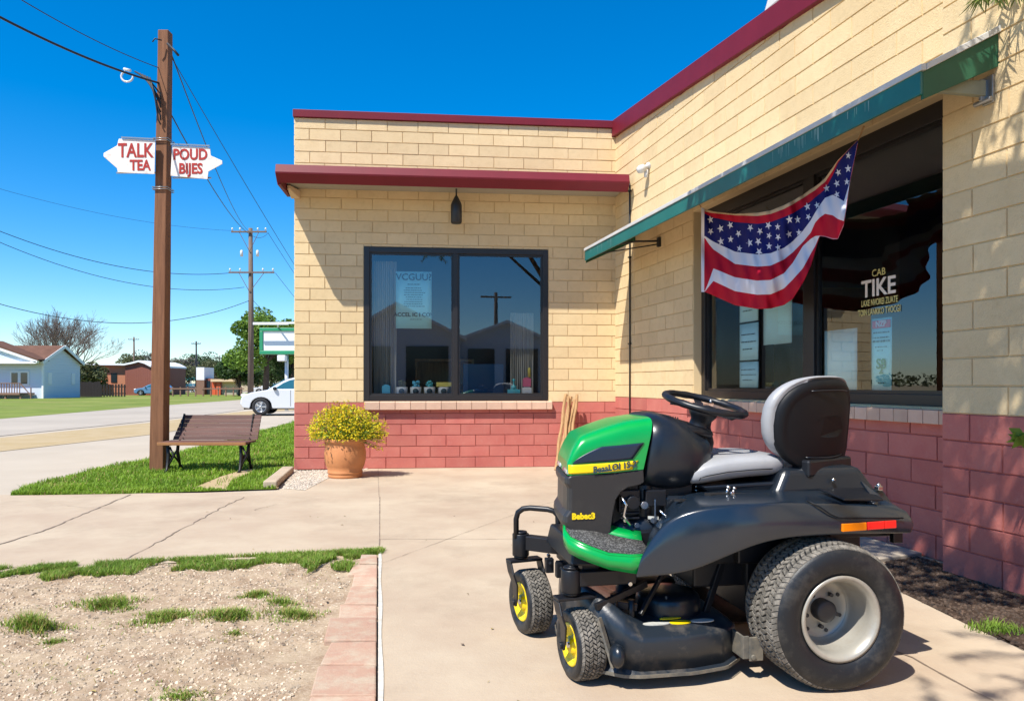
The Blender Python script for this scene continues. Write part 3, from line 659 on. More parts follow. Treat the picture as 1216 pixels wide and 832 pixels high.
b = MB(); q = FW(2.62,.04,-1.6); b.obox(q, FB*.72, FN*-.06, (0,0,1.62)); dd = b.build('cupboard', 'blue_door', bevel=.01); tag(dd, 'blue cupboard standing inside the shop window', 'cupboard')
def curtain(t0, t1, z0, z1, lb, d=-.35):
    b = MB(); n = 60; top = []; bot = []
    secs = []
    for i in range(n+1):
        t = t0+(t1-t0)*i/n; dd_ = d+.035*math.sin(i*1.15)+.012*math.sin(i*2.9)
        secs.append([FW(t+.01*math.sin(i*.7), z0, dd_*1.0), FW(t, (z0+z1)/2, dd_+.01*math.sin(i)), FW(t, z1, dd_)])
    b.loft(secs, closed=False, caps=False); o = b.build('curtain', 'curtain', fix=False); tag(o, lb, 'curtain')
curtain(1.16, 1.52, 1.06, 3.25, 'gathered pale curtain at the left side of the shop window')
curtain(3.34, 3.72, 1.06, 2.45, 'short pale curtain behind the right pane of the shop window')
# table and chairs inside (dim)
b = MB(); q = FW(1.75,0,-2.3); b.obox(q+V((0,0,1.72)), FB*1.1, FN*-.5, (0,0,.05)); b.obox(q+V((0,0,.05)), FB*.05, FN*-.5, (0,0,1.67)); b.obox(q+FB*1.05+V((0,0,.05)), FB*.05, FN*-.5, (0,0,1.67)); b.obox(q+V((0,0,1.3)), FB*1.1, FN*-.5, (0,0,.03)); b.obox(q+FB*.05+FN*-.45+V((0,0,.05)), FB*1.0, FN*-.04, (0,0,1.67))
tag(b.build('shelf', 'stake_wood', bevel=.01), 'light wooden shelf unit in the dark room behind the left pane', 'shelf')
# posters on the glass
def poster(fn, a, c, z0, z1, d, m, lb, lines, top=None, bot=None, group=None, band=None, xs=1, skip=None):
    r = thing('poster', lb, 'poster', fn((a+c)/2, z0, d), group=group)
    b = MB(); n = 6; secs = []
    for i in range(n+1):
        t = a+(c-a)*i/n; secs.append([fn(t, z0, d+.004*math.sin(i*1.3)), fn(t, (z0+z1)/2, d+.002*math.sin(i)), fn(t, z1, d)])
    b.loft(secs, closed=False, caps=False); b.build('sheet', m, r, fix=False, solid=.001)
    t_ = MB(); xd = (fn(1,0,0)-fn(0,0,0)).normalized(); h = z1-z0
    for (f0, f1, yy, hh) in lines:
        x = a+(c-a)*f0; e = a+(c-a)*f1
        while x < e-.004:
            l = rnd(.008,.03)*(c-a)/.5; l = min(l, e-x); z = z0+h*yy
            t_.quad(fn(x,z-hh*h/2,d+.008), fn(x+l,z-hh*h/2,d+.008), fn(x+l,z+hh*h/2,d+.008), fn(x,z+hh*h/2,d+.008)); x += l+rnd(.003,.010)
    if t_.f: t_.build('print', 'ink', r, fix=False)
    for (s, yy, sz, f0, mm) in (top or []):
        text('lettering', s, sz, fn(a+(c-a)*f0, z0+h*yy, d+.009), xd, (0,0,1), mm, r, bold=.002)
    if band:
        bb = MB(); bb.quad(fn(a+.01,z0+h*band[0],d+.006), fn(c-.01,z0+h*band[0],d+.006), fn(c-.01,z0+h*band[1],d+.006), fn(a+.01,z0+h*band[1],d+.006)); bb.build('band', 'poster_red', r, fix=False)
    return r
def tF(px, Y=11.5): return (P(px, 400, Y)-F0).dot(FB)
ln = [(.33,.68,.775,.014)]+[(.25+rnd(-.03,.05), .8+rnd(-.12,.02), .71-.04*i, .010) for i in range(9)]+[(.4,.72,.16,.008)]
poster(FW, tF(470), tF(512.5), 2.165, 3.05, -.05, 'poster_cyan', 'pale blue notice with dark print taped inside the left pane of the front window', ln, [("VCGUU?", .85, .145, .5, 'ink'), ("ACCEL IC I COV", .21, .085, .5, 'ink')])
def sR(px): return rs(px, 4.60)
dR = -.165
for k, (z0, z1) in enumerate(((1.26,1.55),(1.57,1.98),(2.0,2.41),(2.43,2.80))):
    poster(RW, sR(878.5)+.0, sR(901), z0, z1, dR, 'poster_pale', ['lowest of the four notes in a column on the big window','second note from the bottom in the column on the big window','third note from the bottom in the column on the left pane of the big window','topmost of the four notes in the column, partly hidden by the flag'][k],
           [(.12,.85,.7,.03),(.1,.9,.5,.03),(.2,.7,.3,.03)], group='notes hung in a column')
poster(RW, sR(907), sR(941), 1.72, 2.75, dR, 'poster_pale', 'larger pale green notice below the flag, beside the column of notes', [(.2,.8,.72,.012),(.2,.75,.68,.012),(.3,.7,.55,.012)], [("Te de", .80, .12, .5, 'ink')])
poster(RW, sR(980), sR(1019), 1.20, 1.80, dR, 'poster_pale', 'blank pale sheet on the right pane behind the mower seat', [])
poster(RW, sR(1036.5), sR(1060.5), 1.25, 1.86, dR, 'poster_cyan', 'narrow blue flyer with a red heading on the right pane', [(.1,.9,.80,.02),(.08,.92,.73,.02),(.08,.92,.68,.03),(.2,.8,.60,.012),(.3,.6,.55,.012),(.35,.65,.10,.015)], [("NZP", .885, .065, .5, 'flag_white'), ("S8", .30, .12, .5, 'ink_green'), ("2", .23, .09, .5, 'ink_green')], band=(.86,.97))
# lettering painted on the right pane
lr = thing('window_lettering', 'cream and gold shop lettering painted on the right window pane', 'lettering', RW(sR(1047), 2.0, -.145))
xd = RA
text('heading', 'CAB', .085, RW(sR(1047),2.22,-.144), xd, (0,0,1), 'gold_paint', lr, sx=1)
text('word', 'TIKE', .205, RW(sR(1046.5),2.055,-.144), xd, (0,0,1), 'cream_letter', lr, bold=.004, sx=1.0)
text('line', 'LAXE NVOREI ZUATE', .078, RW(sR(1047.5),1.975,-.144), xd, (0,0,1), 'gold_paint', lr, sx=.58, bold=.0008)
text('line', 'TOIN LANKKO TVOCGI', .078, RW(sR(1047),1.895,-.144), xd, (0,0,1), 'gold_paint', lr, sx=.60, bold=.0008)
# small goods on the inside of the front sill
random.seed(21)
mat('cup_white', (.7,.7,.7), .4); mat('goods_teal', (.08,.45,.50), .4); mat('goods_pink', (.6,.12,.22), .5); mat('goods_yellow', (.6,.5,.1), .5); mat('goods_blue', (.10,.45,.65), .4)
SZ = WF[2]+.09
b = MB(); b.obox(FW(1.1,SZ-.06,-.28), FB*2.7, FN*.18, (0,0,.05)); b.build('inner_ledge', 'bronze_frame', bld)
names = ['white mug with a moss green plant at the left of the row','white mug with a pale blue flower, second in the row','white mug with a teal flower, third in the row','white mug below the little yellow box, last in the row']
for i, (px, fm) in enumerate(((477,'leaf_olive'),(493.5,'goods_blue'),(510,'goods_teal'),(527,None))):
    t = tF(px-(0), 11.55); o = FW(t, SZ-.01, -.17); r = thing('mug', names[i], 'mug', o, group='mugs on the window ledge')
    b = MB(); b.lathe([(0,0),(.065,0),(.085,.03),(.09,.12),(.085,.13),(.078,.125),(.075,.02),(0,.015)], o, seg=20); b.build('cup', 'cup_white', r)
    b = MB(); b.lathe([(0,0),(.045,0),(.045,.004),(0,.005)], o+FN*.088+V((0,0,.065)), FN, 16); b.build('badge', 'ink', r)
    if fm:
        b = MB()
        for k in range(26):
            a = rnd(0,6.3); q = o+V((.06*math.cos(a)*rnd(.2,1), .05*math.sin(a), .17+rnd(-.04,.05))); b.ball(q, rnd(.012,.026), seg=6)
        b.cyl(o+V((0,0,.02)), o+V((0,0,.16)), .006, 6); b.build('flower', fm, r)
t = tF(528, 11.55); b = MB(); b.obox(FW(t-.13,SZ+.125,-.20), FB*.26, FN*.09, (0,0,.07)); tag(b.build('box', 'goods_yellow', bevel=.006), 'small yellow box resting on top of the last mug', 'box')
def goods(px, w_, h, m, lb, cat, nm, z=0): 
    t = tF(px, 11.55); b = MB(); b.obox(FW(t-w_/2,SZ-.01+z,-.20), FB*w_, FN*.09, (0,0,h)); b.obox(FW(t-w_*.3,SZ-.01+z+h,-.185), FB*w_*.6, FN*.06, (0,0,h*.12)); return tag(b.build(nm, m, bevel=.008, bseg=2), lb, cat)
goods(458.5,.13,.15,'goods_blue','pale blue carton at the far left of the front window ledge','carton','carton')
goods(612,.20,.09,'goods_teal','flat teal tin at the right of the front window ledge','tin','tin')
goods(628,.15,.12,'cup_white','white carton below the pink one at the right end of the ledge','carton','carton')
goods(628,.13,.13,'goods_pink','pink carton stacked on the white one','carton','carton',.136)
b = MB(); q = FW(tF(631,11.55),SZ+.28,-.16); b.lathe([(0,0),(.022,0),(.026,.1),(.02,.14),(.008,.15),(0,.15)], q, seg=12); tag(b.build('bottle', 'goods_yellow'), 'small yellow bottle standing on the pink carton', 'bottle')
b = MB(); q = FW(tF(612,11.55),SZ+.085,-.16); b.lathe([(0,0),(.04,0),(.045,.05),(.01,.07),(.01,.12),(.03,.15),(0,.17)], q, seg=12); tag(b.build('vase', 'goods_teal'), 'tiny teal vase standing on the flat tin', 'vase')
# ================================================================ flag
cols = [(44,[322,326,330,340,342,344,346,350]), (66,[335,345,355,455,465,700,703,706]),(84,[340,349,364,468,492,655,680,713]),(103,[345,352,372,480,515,600,656,722]),(200,[355,362,392,525,580,640,702,765]),(300,[350,365,400,538,592,655,718,782]),
 (360,[340,356,392,532,588,652,716,780]),(420,[316,334,370,508,560,622,690,764]),(460,[296,312,352,478,528,575,650,735]),(505,[270,285,325,432,482,500,600,665]),(540,[245,262,300,385,440,468,535,590]),(560,[232,250,282,350,395,455,500,520]),
 (580,[218,232,266,318,372,453,454,455]),(605,[195,212,245,284,355,456,457,458]),(640,[145,160,180,270,362,466,468,470]),(662,[115,120,128,282,378,466,467,468]),(690,[88,90,92,300,388,400,402,404]),(715,[62,63,64,215,216,217,218,219]),(750,[26,27,28,40,41,42,43,44])]
cols[0] = (48,[325,332,345,452,456,704,705,706])
def fpt(zx, zy, bil=0):
    px, py = 820+zx/3.782, 160+zy/3.782
    off = .30+.22*clamp((zx-100)/600,0,1)+bil
    Cq = C0-off*math.sqrt(1+k_*k_); return P(px, py, Cq/((px-CX)/F+k_))
def interp_cols(x):
    for (xa, a), (xb, c) in zip(cols, cols[1:]):
        if xa <= x <= xb:
            t = (x-xa)/(xb-xa); return [p+(q-p)*t for p, q in zip(a, c)]
    return cols[-1][1]
def bil(x, y): return .045*math.sin(x*.018+y*.004)+.025*math.sin(x*.05+y*.012+1)+.012*math.sin(x*.11-y*.03)+.03*math.sin(y*.022)
fl = thing('flag', 'red, white and blue star-spangled flag draped below the green awning', 'flag', fpt(300,780)-V((0,0,.0)))
b = MB(); xs = [48+702*i/150 for i in range(151)]; rows = [3,4,14,8,8,8,8]; grid = []
for x in xs:
    y = interp_cols(x); c = []
    for k, r_ in enumerate(rows):
        for i in range(r_): c.append(y[k]+(y[k+1]-y[k])*i/r_)
    c.append(y[7]); grid.append([fpt(x, yy, bil(x, yy)) for yy in c])
nr = len(grid[0]); b.v = [tuple(p) for g in grid for p in g]; rowmat = []
for k, r_ in enumerate(rows): rowmat += [[3,0,2,1,0,1,0][k]]*r_
for i in range(len(xs)-1):
    for r_ in range(nr-1):
        b.f.append([i*nr+r_, (i+1)*nr+r_, (i+1)*nr+r_+1, i*nr+r_+1]); m_ = rowmat[r_]
        if xs[i] < 62: m_ = 1
        b.m.append(m_); b.s.append(True)
b.build('cloth', ['flag_red','flag_white','flag_blue','flag_cream'], fl, fix=False, solid=.003)
random.seed(5); b = MB(); stars = []
for x in range(88, 745, 44):
    y = interp_cols(x); n = max(1, int((y[3]-y[2])/46)); 
    for k in range(n):
        yy = y[2]+(y[3]-y[2])*(k+.5+(.25 if (x//44)%2 else -.2))/n
        if y[2]+9 < yy < y[3]-9: stars.append((x+rnd(-5,5), yy))
for (x, y) in stars:
    a0 = rnd(0,6); R_ = rnd(17,21); vs = [fpt(x, y, bil(x, y)+.006)]
    for k in range(10):
        rr = R_ if k%2 == 0 else R_*.38; xx, yy = x+rr*.8*math.cos(a0+k*PI/5), y+rr*math.sin(a0+k*PI/5); vs.append(fpt(xx, yy, bil(xx, yy)+.006))
    b.add(vs, [(0, 1+k, 1+(k+1)%10) for k in range(10)], False)
b.build('stars', 'flag_white', fl, fix=False)
b = MB(); a, c = fpt(752, 24), RW(rs(1022,C0-AD*1.0289)+.0, zl+.02, AD-.04); b.tube([a, a+V((.02,0,.04)), P(1026,150,a.y-.05)], .006, 6); a = fpt(48,326); b.tube([a, a+V((.0,.03,.02)), P(829,241,a.y+.1)], .006, 6); b.build('cord', 'stake_wood', fl)
# ================================================================ flower pot
random.seed(31)
x, y = G(410,566); pt = thing('flower_pot', 'round terracotta pot of small yellow flowers beside the front wall', 'flower pot', (x,y,0))
b = MB(); s = .0113
prof = [(0,0),(.225,0),(.235,.015),(.235,.04),(.228,.05),(.24,.06),(.243,.085),(.235,.095),(.262,.16),(.285,.25),(.288,.34),(.275,.42),(.262,.47),(.27,.485),(.29,.50),(.29,.535),(.27,.54),(.25,.535),(.24,.47),(0,.46)]
b.lathe(prof, (x,y,0), seg=48); b.build('pot', 'terracotta', pt)
b = MB(); b.lathe([(0,.475),(.24,.47),(.24,.46),(0,.455)], (x,y,0), seg=24); b.build('soil', 'potting', pt)
fo = MB(); st = MB()
for i in range(5200):
    th_ = rnd(0,2*PI); ph = math.acos(rnd(-.25,1)); r = (rnd(0,1)**.35)
    R_ = .50*(1+.34*noise.noise(V((math.cos(th_)*2.4, math.sin(th_)*2.4, ph*2.6+4))))
    p = V((x+R_*r*math.sin(ph)*math.cos(th_)*1.02, y+.36*r*math.sin(ph)*math.sin(th_), .60+.42*r*math.cos(ph)*(1 if ph < PI/2 else .7)))
    if r < .45 and random.random() < .6: continue
    g = random.random() < (.22 if r > .75 else .6)
    fo.mi = 1 if g else 0; sz = rnd(.008,.017)*(1.3 if g else 1)
    a = V((rnd(-1,1),rnd(-1,1),rnd(-1,1))).normalized(); c = a.cross(V((rnd(-1,1),rnd(-1,1),rnd(-1,1)))).normalized()
    if g: fo.add([p-a*sz*1.6, p+c*sz*.5, p+a*sz*1.6, p-c*sz*.5], [(0,1,2,3)], False)
    else: fo.add([p+(a*math.cos(k*PI*2/5)+c*math.sin(k*PI*2/5))*sz for k in range(5)], [(0,1,2,3,4)], False)
for i in range(230):
    th_ = rnd(0,2*PI) if i < 150 else rnd(-.8,.8); ph = rnd(0,1.9) if i < 150 else rnd(1.1,2.1); q = V((x+.60*math.sin(ph)*math.cos(th_)*rnd(.75,1.05), y+.42*math.sin(ph)*math.sin(th_), .60+.46*math.cos(ph)*rnd(.8,1.05)))
    o = V((x+rnd(-.1,.1), y+rnd(-.1,.1), .48)); st.tube([o, (o+q)/2+V((0,0,.06)), q], [.004,.003,.0015], 4, False)
    fo.mi = 0
    for k in range(3):
        p = q+V((rnd(-.02,.02),rnd(-.02,.02),rnd(-.02,.02))); a = V((rnd(-1,1),rnd(-1,1),rnd(-1,1))).normalized(); c = a.cross(V((0,.3,1))).normalized()
        fo.add([p+(a*math.cos(k2*PI*2/5)+c*math.sin(k2*PI*2/5))*.011 for k2 in range(5)], [(0,1,2,3,4)], False)
fo.build('flowers', ['shrub_yellow','shrub_green'], pt, fix=False); st.build('stems', 'shrub_green', pt)
# ================================================================ wooden stakes leaning
yw = lambda px: 11.62
for i, (tx, bx, r, lb) in enumerate(((672,660,.030,'darkest rough stake, leftmost of the bundle leaning on the wall'),(677,664,.034,'thick pale stake in the front of the bundle leaning on the wall'),(682,667,.028,'slim stake leaning at the right of the bundle'),(685,674,.024,'thin stake at the far right of the bundle, its foot to the right'),(675,669,.022,'short stake at the back of the bundle, hidden behind the others'))):
    p = V(((tx-CX)/F*11.63, 11.63-.02*i, 1.3-(468+3*(i%3)-456)/F*11.63)); q = V(((bx-CX)/F*11.2, 11.22-.02*i, .0))
    b = MB(); n = 10; pts = [q+(p-q)*(k/n)+V((.008*math.sin(k*1.3+i), 0, 0)) for k in range(n+1)]
    b.tube(pts, [r*(1+.12*math.sin(k*2.1+i)) for k in range(n+1)], 6, sm=False)
    if i in (1,2): b.tube([pts[6], pts[7]+V((.015,-.02,.01))], [.008,.004], 5)
    tag(b.build('stake', 'stake_wood', bevel=.003), lb, 'stake', 'wooden stakes leaning against the wall')
# ================================================================ timber pole with signs
Yp = 11.2
pb, ptp = P(189,556,Yp), P(196.5,38,Yp); pb.z = -.05
pole = thing('wooden_pole', 'tall square brown timber pole standing in the grass beside the bench', 'pole', (pb.x, pb.y, 0))
b = MB(); secs = []
for i in range(15):
    t = i/14; c = pb+(ptp-pb)*t; w_ = .106-.028*t; secs.append([c+V((w_*sx*(1+.02*math.sin(i*2+sx)), w_*sy, 0)) for sx, sy in ((-1,-1),(1,-1),(1,1),(-1,1))])
b.loft(secs, sm=False); b.build('post', 'pole_wood', pole, bevel=.012)
b = MB(); 
for zc in (4.95, 4.22):
    c = pb+(ptp-pb)*((zc+.05)/(ptp.z+.05)); 
    for dz in (0, .03): b.tube([c+V((sx*.112, sy*.112, dz)) for sx, sy in ((-1,-1),(1,-1),(1,1),(-1,1),(-1,-1))], .007, 5)
b.build('wire_wrap', 'steel', pole)
def sign(px0, px1, tip, py0, py1, tippy, nm, lb, l1, l2, rot, cx1, cx2, s1, s2):
    r = thing('arrow_sign', lb, 'sign', P((px0+px1)/2, max(py0, py1), Yp-.16)); Y = Yp-.15
    xs0, xs1 = (px0, px1)
    if tip < px0: poly = [(px1,py0+2),(px1-1,py1),(px0+2,py1-2),(px0+1,py1-7),(tip,tippy+2),(tip,tippy-2),(px0+1,py0+8),(px0+3,py0),(px0+16,py0)]
    else: poly = [(px0,py0),(px0-2,py1-4),(px1-4,py1),(px1-3,py1-9),(tip,tippy+2),(tip,tippy-2),(px1,py0+12),(px1-1,py0+3),(px1-4,py0+2)]
    f = lambda p, e: P(p[0], p[1], Y+rot*(p[0]-CX+408)/600-(.0 if e else .035))
    b = MB(); b.prism(poly, f); b.build('board', 'sign_white', r, bevel=.006)
    xd = (f((px1,py0),0)-f((px0,py0),0)); xd = V((xd.x, xd.y, 0)).normalized()
    text('lettering', l1, s1, f((cx1[0],cx1[1]),0)+V((0,-.004,0)), xd, (0,0,1), 'sign_red', r, bold=.006, ext=.002, sx=cx1[2])
    text('lettering', l2, s2, f((cx2[0],cx2[1]),0)+V((0,-.004,0)), xd, (0,0,1), 'sign_red', r, bold=.006, ext=.002, sx=cx2[2])
    b = MB(); b.bar(f((px0 if tip > px0 else px0+8,py0+1),1)+V((0,-.045,.02)), f((px1,py0+3),1)+V((0,-.045,.02)), .02, .02); b.build('bracket', 'steel', r); b = MB(); b.bar(f((px0,py1-2),1)+V((0,.01,0)), f((px1,py1-2),1)+V((0,.01,0)), .02, .02); b.build('bracket', 'steel', r)
sign(138,184.5,123,165,207,184,'a','white arrow sign pointing left with red hand-painted TALK TEA','TALK','TEA',0,(161,186.5,.74),(166.5,202,.80),.29,.215)
sign(204.5,250.5,264,173,213,193,'b','white arrow sign pointing right with red hand-painted POUD BIJES','POUD','BIJES',0,(226,189.5,.82),(226.5,206,.82),.225,.215)
# ================================================================ power poles, wires
def upole(px, pyb, pyt, Y, lb, arms, r=.16, mat_='gray_wood', trans=False, label_group=None):
    q = P(px, pyb, Y); q.z = 0; t_ = P(px+.0, pyt, Y); rt = thing('utility_pole', lb, 'utility pole', q, group=label_group)
    b = MB(); b.tube([q+V((0,0,-.2)), (q+t_)/2+V((.03,0,0)), t_], [r, r*.85, r*.65], 10); b.build('shaft', mat_, rt)
    for (pya, x0, x1) in arms:
        z = CH-(pya-HY)/F*Y; a = V(((x0-CX)/F*Y, Y-.18, z)); c = V(((x1-CX)/F*Y, Y-.18, z)); b = MB(); b.bar(a, c, .07, .09); L = (c-a)
        if (x1-x0) > 30:
            b.tube([a+L*.22, V((q.x, Y-.16, z-1.1))], .02, 5); b.tube([a+L*.78, V((q.x, Y-.16, z-1.1))], .02, 5)
        b.build('crossarm', mat_, rt, bevel=.01)
        for f in (.03,.25,.75,.97):
            b = MB(); b.lathe([(0,0),(.03,0),(.02,.05),(.06,.08),(.045,.16),(0,.18)], a+L*f+V((0,0,.06)), seg=8); b.build('insulator', 'porcelain', rt)
    return rt
Y2 = 42.0
u2 = upole(297.5, 480, 271, Y2, 'weathered gray utility pole with two crossarms behind the white car', [(276,276,318),(324,273,327)], .17)
b = MB()
for dx in (-.45,.45): b.lathe([(0,0),(.08,0),(.085,.3),(.04,.36),(0,.36)], P(297.5,305,Y2)+V((dx,-.15,0)), seg=10)
b.build('transformer', 'porcelain', u2)
upole(159, 470, 400, 105, 'thin distant utility pole above the brown building', [(403,153,166)], .16)
upole(233, 471, 405, 95, 'thin dark utility pole beyond the lawn near the brown and white kiosk', [(408,228,239)], .14, 'iron')
upole(261, 466, 422, 140, 'faint short pole far down the street, right of the kiosk', [(425,254,266)], .14, 'iron')
def wire(a, c, sag, r, lb, Ya=None, Yb=None, n=28):
    a = P(a[0], a[1], Ya); c = P(c[0], c[1], Yb); b = MB()
    b.tube([a+(c-a)*(i/n)-V((0,0,4*sag*(i/n)*(1-i/n))) for i in range(n+1)], r, 5, True); 
    return tag(b.build('overhead_wire', 'wire', fix=False), lb, 'wire')
wire((-60,-12),(193,100),.10,.016,'thick overhead wire running from the upper left corner to the timber pole', 8, Yp)
wire((-20,-28),(192,82),.08,.006,'thin overhead wire from the top left edge to the upper timber pole', 8, Yp)
wire((200,55),(297,276),.5,.010,'wire running down from the top of the timber pole to the utility pole', Yp, Y2)
wire((200,62),(420,420),.2,.006,'thin wire running down right from the pole top behind the roof edge', Yp, 30)
wire((200,130),(318,277),.9,.010,'lower wire from the timber pole to the right end of the upper crossarm', Yp, Y2)
wire((-80,240),(274,324),1.0,.016,'upper of the two parallel wires crossing the sky at mid height', 30, Y2)
wire((-80,250),(290,341),1.2,.014,'lower of the two parallel wires crossing the sky at mid height', 30, Y2)
wire((-80,200),(277,274),.5,.007,'faint thin wire high above the parallel ones', 30, Y2)
wire((-80,334),(298,356),1.5,.016,'lowest sagging wire just above the bare tree', 30, Y2)
wire((318,276),(420,420),.3,.012,'wire from the upper crossarm down to the right behind the building', Y2, 60)
wire((327,324),(430,440),.3,.012,'wire from the lower crossarm down to the right behind the building', Y2, 60)
wire((300,356),(420,470),.3,.012,'short wire leaving the utility pole downward behind the tree', Y2, 60)
# bundle of service cable at pole
cb = MB()
for i in range(7): cb.tube([P(160+i*3,85+i*1.2,Yp-.2), P(178+i,96+i*3,Yp-.2), P(187+rnd(0,4),112+i*5,Yp-.14), P(191,118+i*5,Yp-.13)], .012, 5)
cb.tube([P(192,48,Yp-.14), P(184,46,Yp-.2), P(181,50,Yp-.2)], .01, 5); cb.tube([P(199,52,Yp-.14), P(207,60,Yp-.2), P(212,66,Yp-.2)], .02, 5)
tag(cb.build('cable_bundle', 'wire', fix=False), 'tangle of black service cables looped at the top of the timber pole', 'cable')
li = MB(); li.tube([P(151+7*math.cos(a), 91+7*math.sin(a)*.9, Yp-.35) for a in [k*PI/8-.3 for k in range(13)]], .014, 8); li.tube([P(147,82,Yp-.35), P(155,84,Yp-.35)], .02, 6)
tag(li.build('insulator_loop', 'porcelain'), 'white loop insulator hanging from the thick wire left of the timber pole', 'insulator')
# ================================================================ bench
bx0, bx1, Yb = (204-CX)/F*11.25, (305-CX)/F*11.25, 11.0
be = thing('park_bench', 'brown slatted park bench on dark iron legs beside the timber pole', 'bench', ((bx0+bx1)/2, Yb+.2, 0))
random.seed(9)
sb_ = MB()
for i in range(6):
    z0 = .455+.062*i; yy = 11.28+.030*i; sk = .016*i
    sb_.hexa([(bx0+sk*.9,yy,z0),(bx1-.00,yy,z0),(bx1,yy+.022,z0),(bx0+sk*.9,yy+.022,z0),(bx0+sk*.9+.01,yy+.022,z0+.060),(bx1+.0,yy+.022,z0+.060),(bx1,yy+.044,z0+.060),(bx0+sk*.9+.01,yy+.044,z0+.060)])
sb_.build('backrest', 'bench_wood', be, bevel=.005)
b = MB()
for i in range(5): b.box(bx0-.02, bx1-.02, 10.86+.085*i, 10.86+.085*i+.072, .425, .452)
b.build('seat', 'bench_wood', be, bevel=.004)
b = MB(); b.box(bx0-.03, bx1-.02, 10.835, 10.857, .405, .45); b.build('seat_edge', 'bench_edge', be, bevel=.004)
for xl in (bx0+.10, bx1-.12):
    b = MB(); b.tube([(xl,10.9,.42),(xl,10.93,.25),(xl,10.88,.05),(xl,10.83,0)], [.022,.028,.02,.03], 8); b.tube([(xl,11.25,.42),(xl,11.22,.28),(xl,11.30,.08),(xl,11.38,0)], [.022,.028,.02,.03], 8)
    b.tube([(xl,10.92,.30),(xl,11.05,.20),(xl,11.20,.30)], .016, 6); b.tube([(xl,10.9,.12),(xl,11.08,.24),(xl,11.27,.12)], .016, 6); b.tube([(xl,10.88,.405),(xl,11.28,.405),(xl,11.46,.84)], .018, 6)
    b.tube([(xl+.03,10.9,.38),(xl+.10,10.88,.25),(xl+.02,10.88,.10)], .014, 6)
    b.build('leg', 'iron', be)
for xl in (bx0+.16, bx1-.12):
    b = MB(); 
    for i in range(6): b.ball((xl, 11.272+.030*i, .482+.062*i), .010, seg=6)
    b.build('bolts', 'iron', be)
# ================================================================ roadside sign
Ys = 36.0
sg = thing('roadside_sign', 'blank white sign board with green frame and lamp arm above the white car', 'sign', P(340,490,Ys)*1)
sg.location = (P(340,490,Ys).x, Ys, 0); ROOTM[sg.name] = Matrix.Translation(sg.location)
def pbox(b, x0, x1, y0, y1, Y, th, ): 
    a = P(x0, y1, Y); c = P(x1, y0, Y); b.box(a.x, c.x, Y, Y+th, a.z, c.z)
b = MB(); pbox(b, 312, 372, 393, 416, Ys-.02, .3); b.build('panel', 'sign_face', sg)
b = MB(); pbox(b, 308, 376, 389, 393, Ys-.08, .42); pbox(b, 308, 376, 416, 420.5, Ys-.08, .42); pbox(b, 308, 312, 393, 416, Ys-.08, .42); pbox(b, 372, 376, 393, 416, Ys-.08, .42); b.build('frame', 'sign_green', sg, bevel=.02)
for px in (340,366):
    b = MB(); q = P(px,420,Ys+.1); b.cyl((q.x,Ys+.15,0), (q.x,Ys+.15,q.z), .09, 10); b.build('post', 'porcelain', sg)
b = MB(); q = P(303,384,Ys-.5); b.bar(q, P(362,383,Ys-.5), .05, .10); b.bar(P(330,383,Ys-.5), P(330,390,Ys+.1), .06,.06); b.box(q.x-.1, q.x+1.6, Ys-.53, Ys-.47, q.z-.06, q.z+.06); b.build('lamp_arm', 'porcelain', sg)
b = MB(); q = P(337,424,Ys-.2); b.box(q.x-.3,q.x+.1,Ys-.3,Ys,q.z-.2,q.z+.1); b.build('flood_lamp', 'porcelain', sg, bevel=.04)
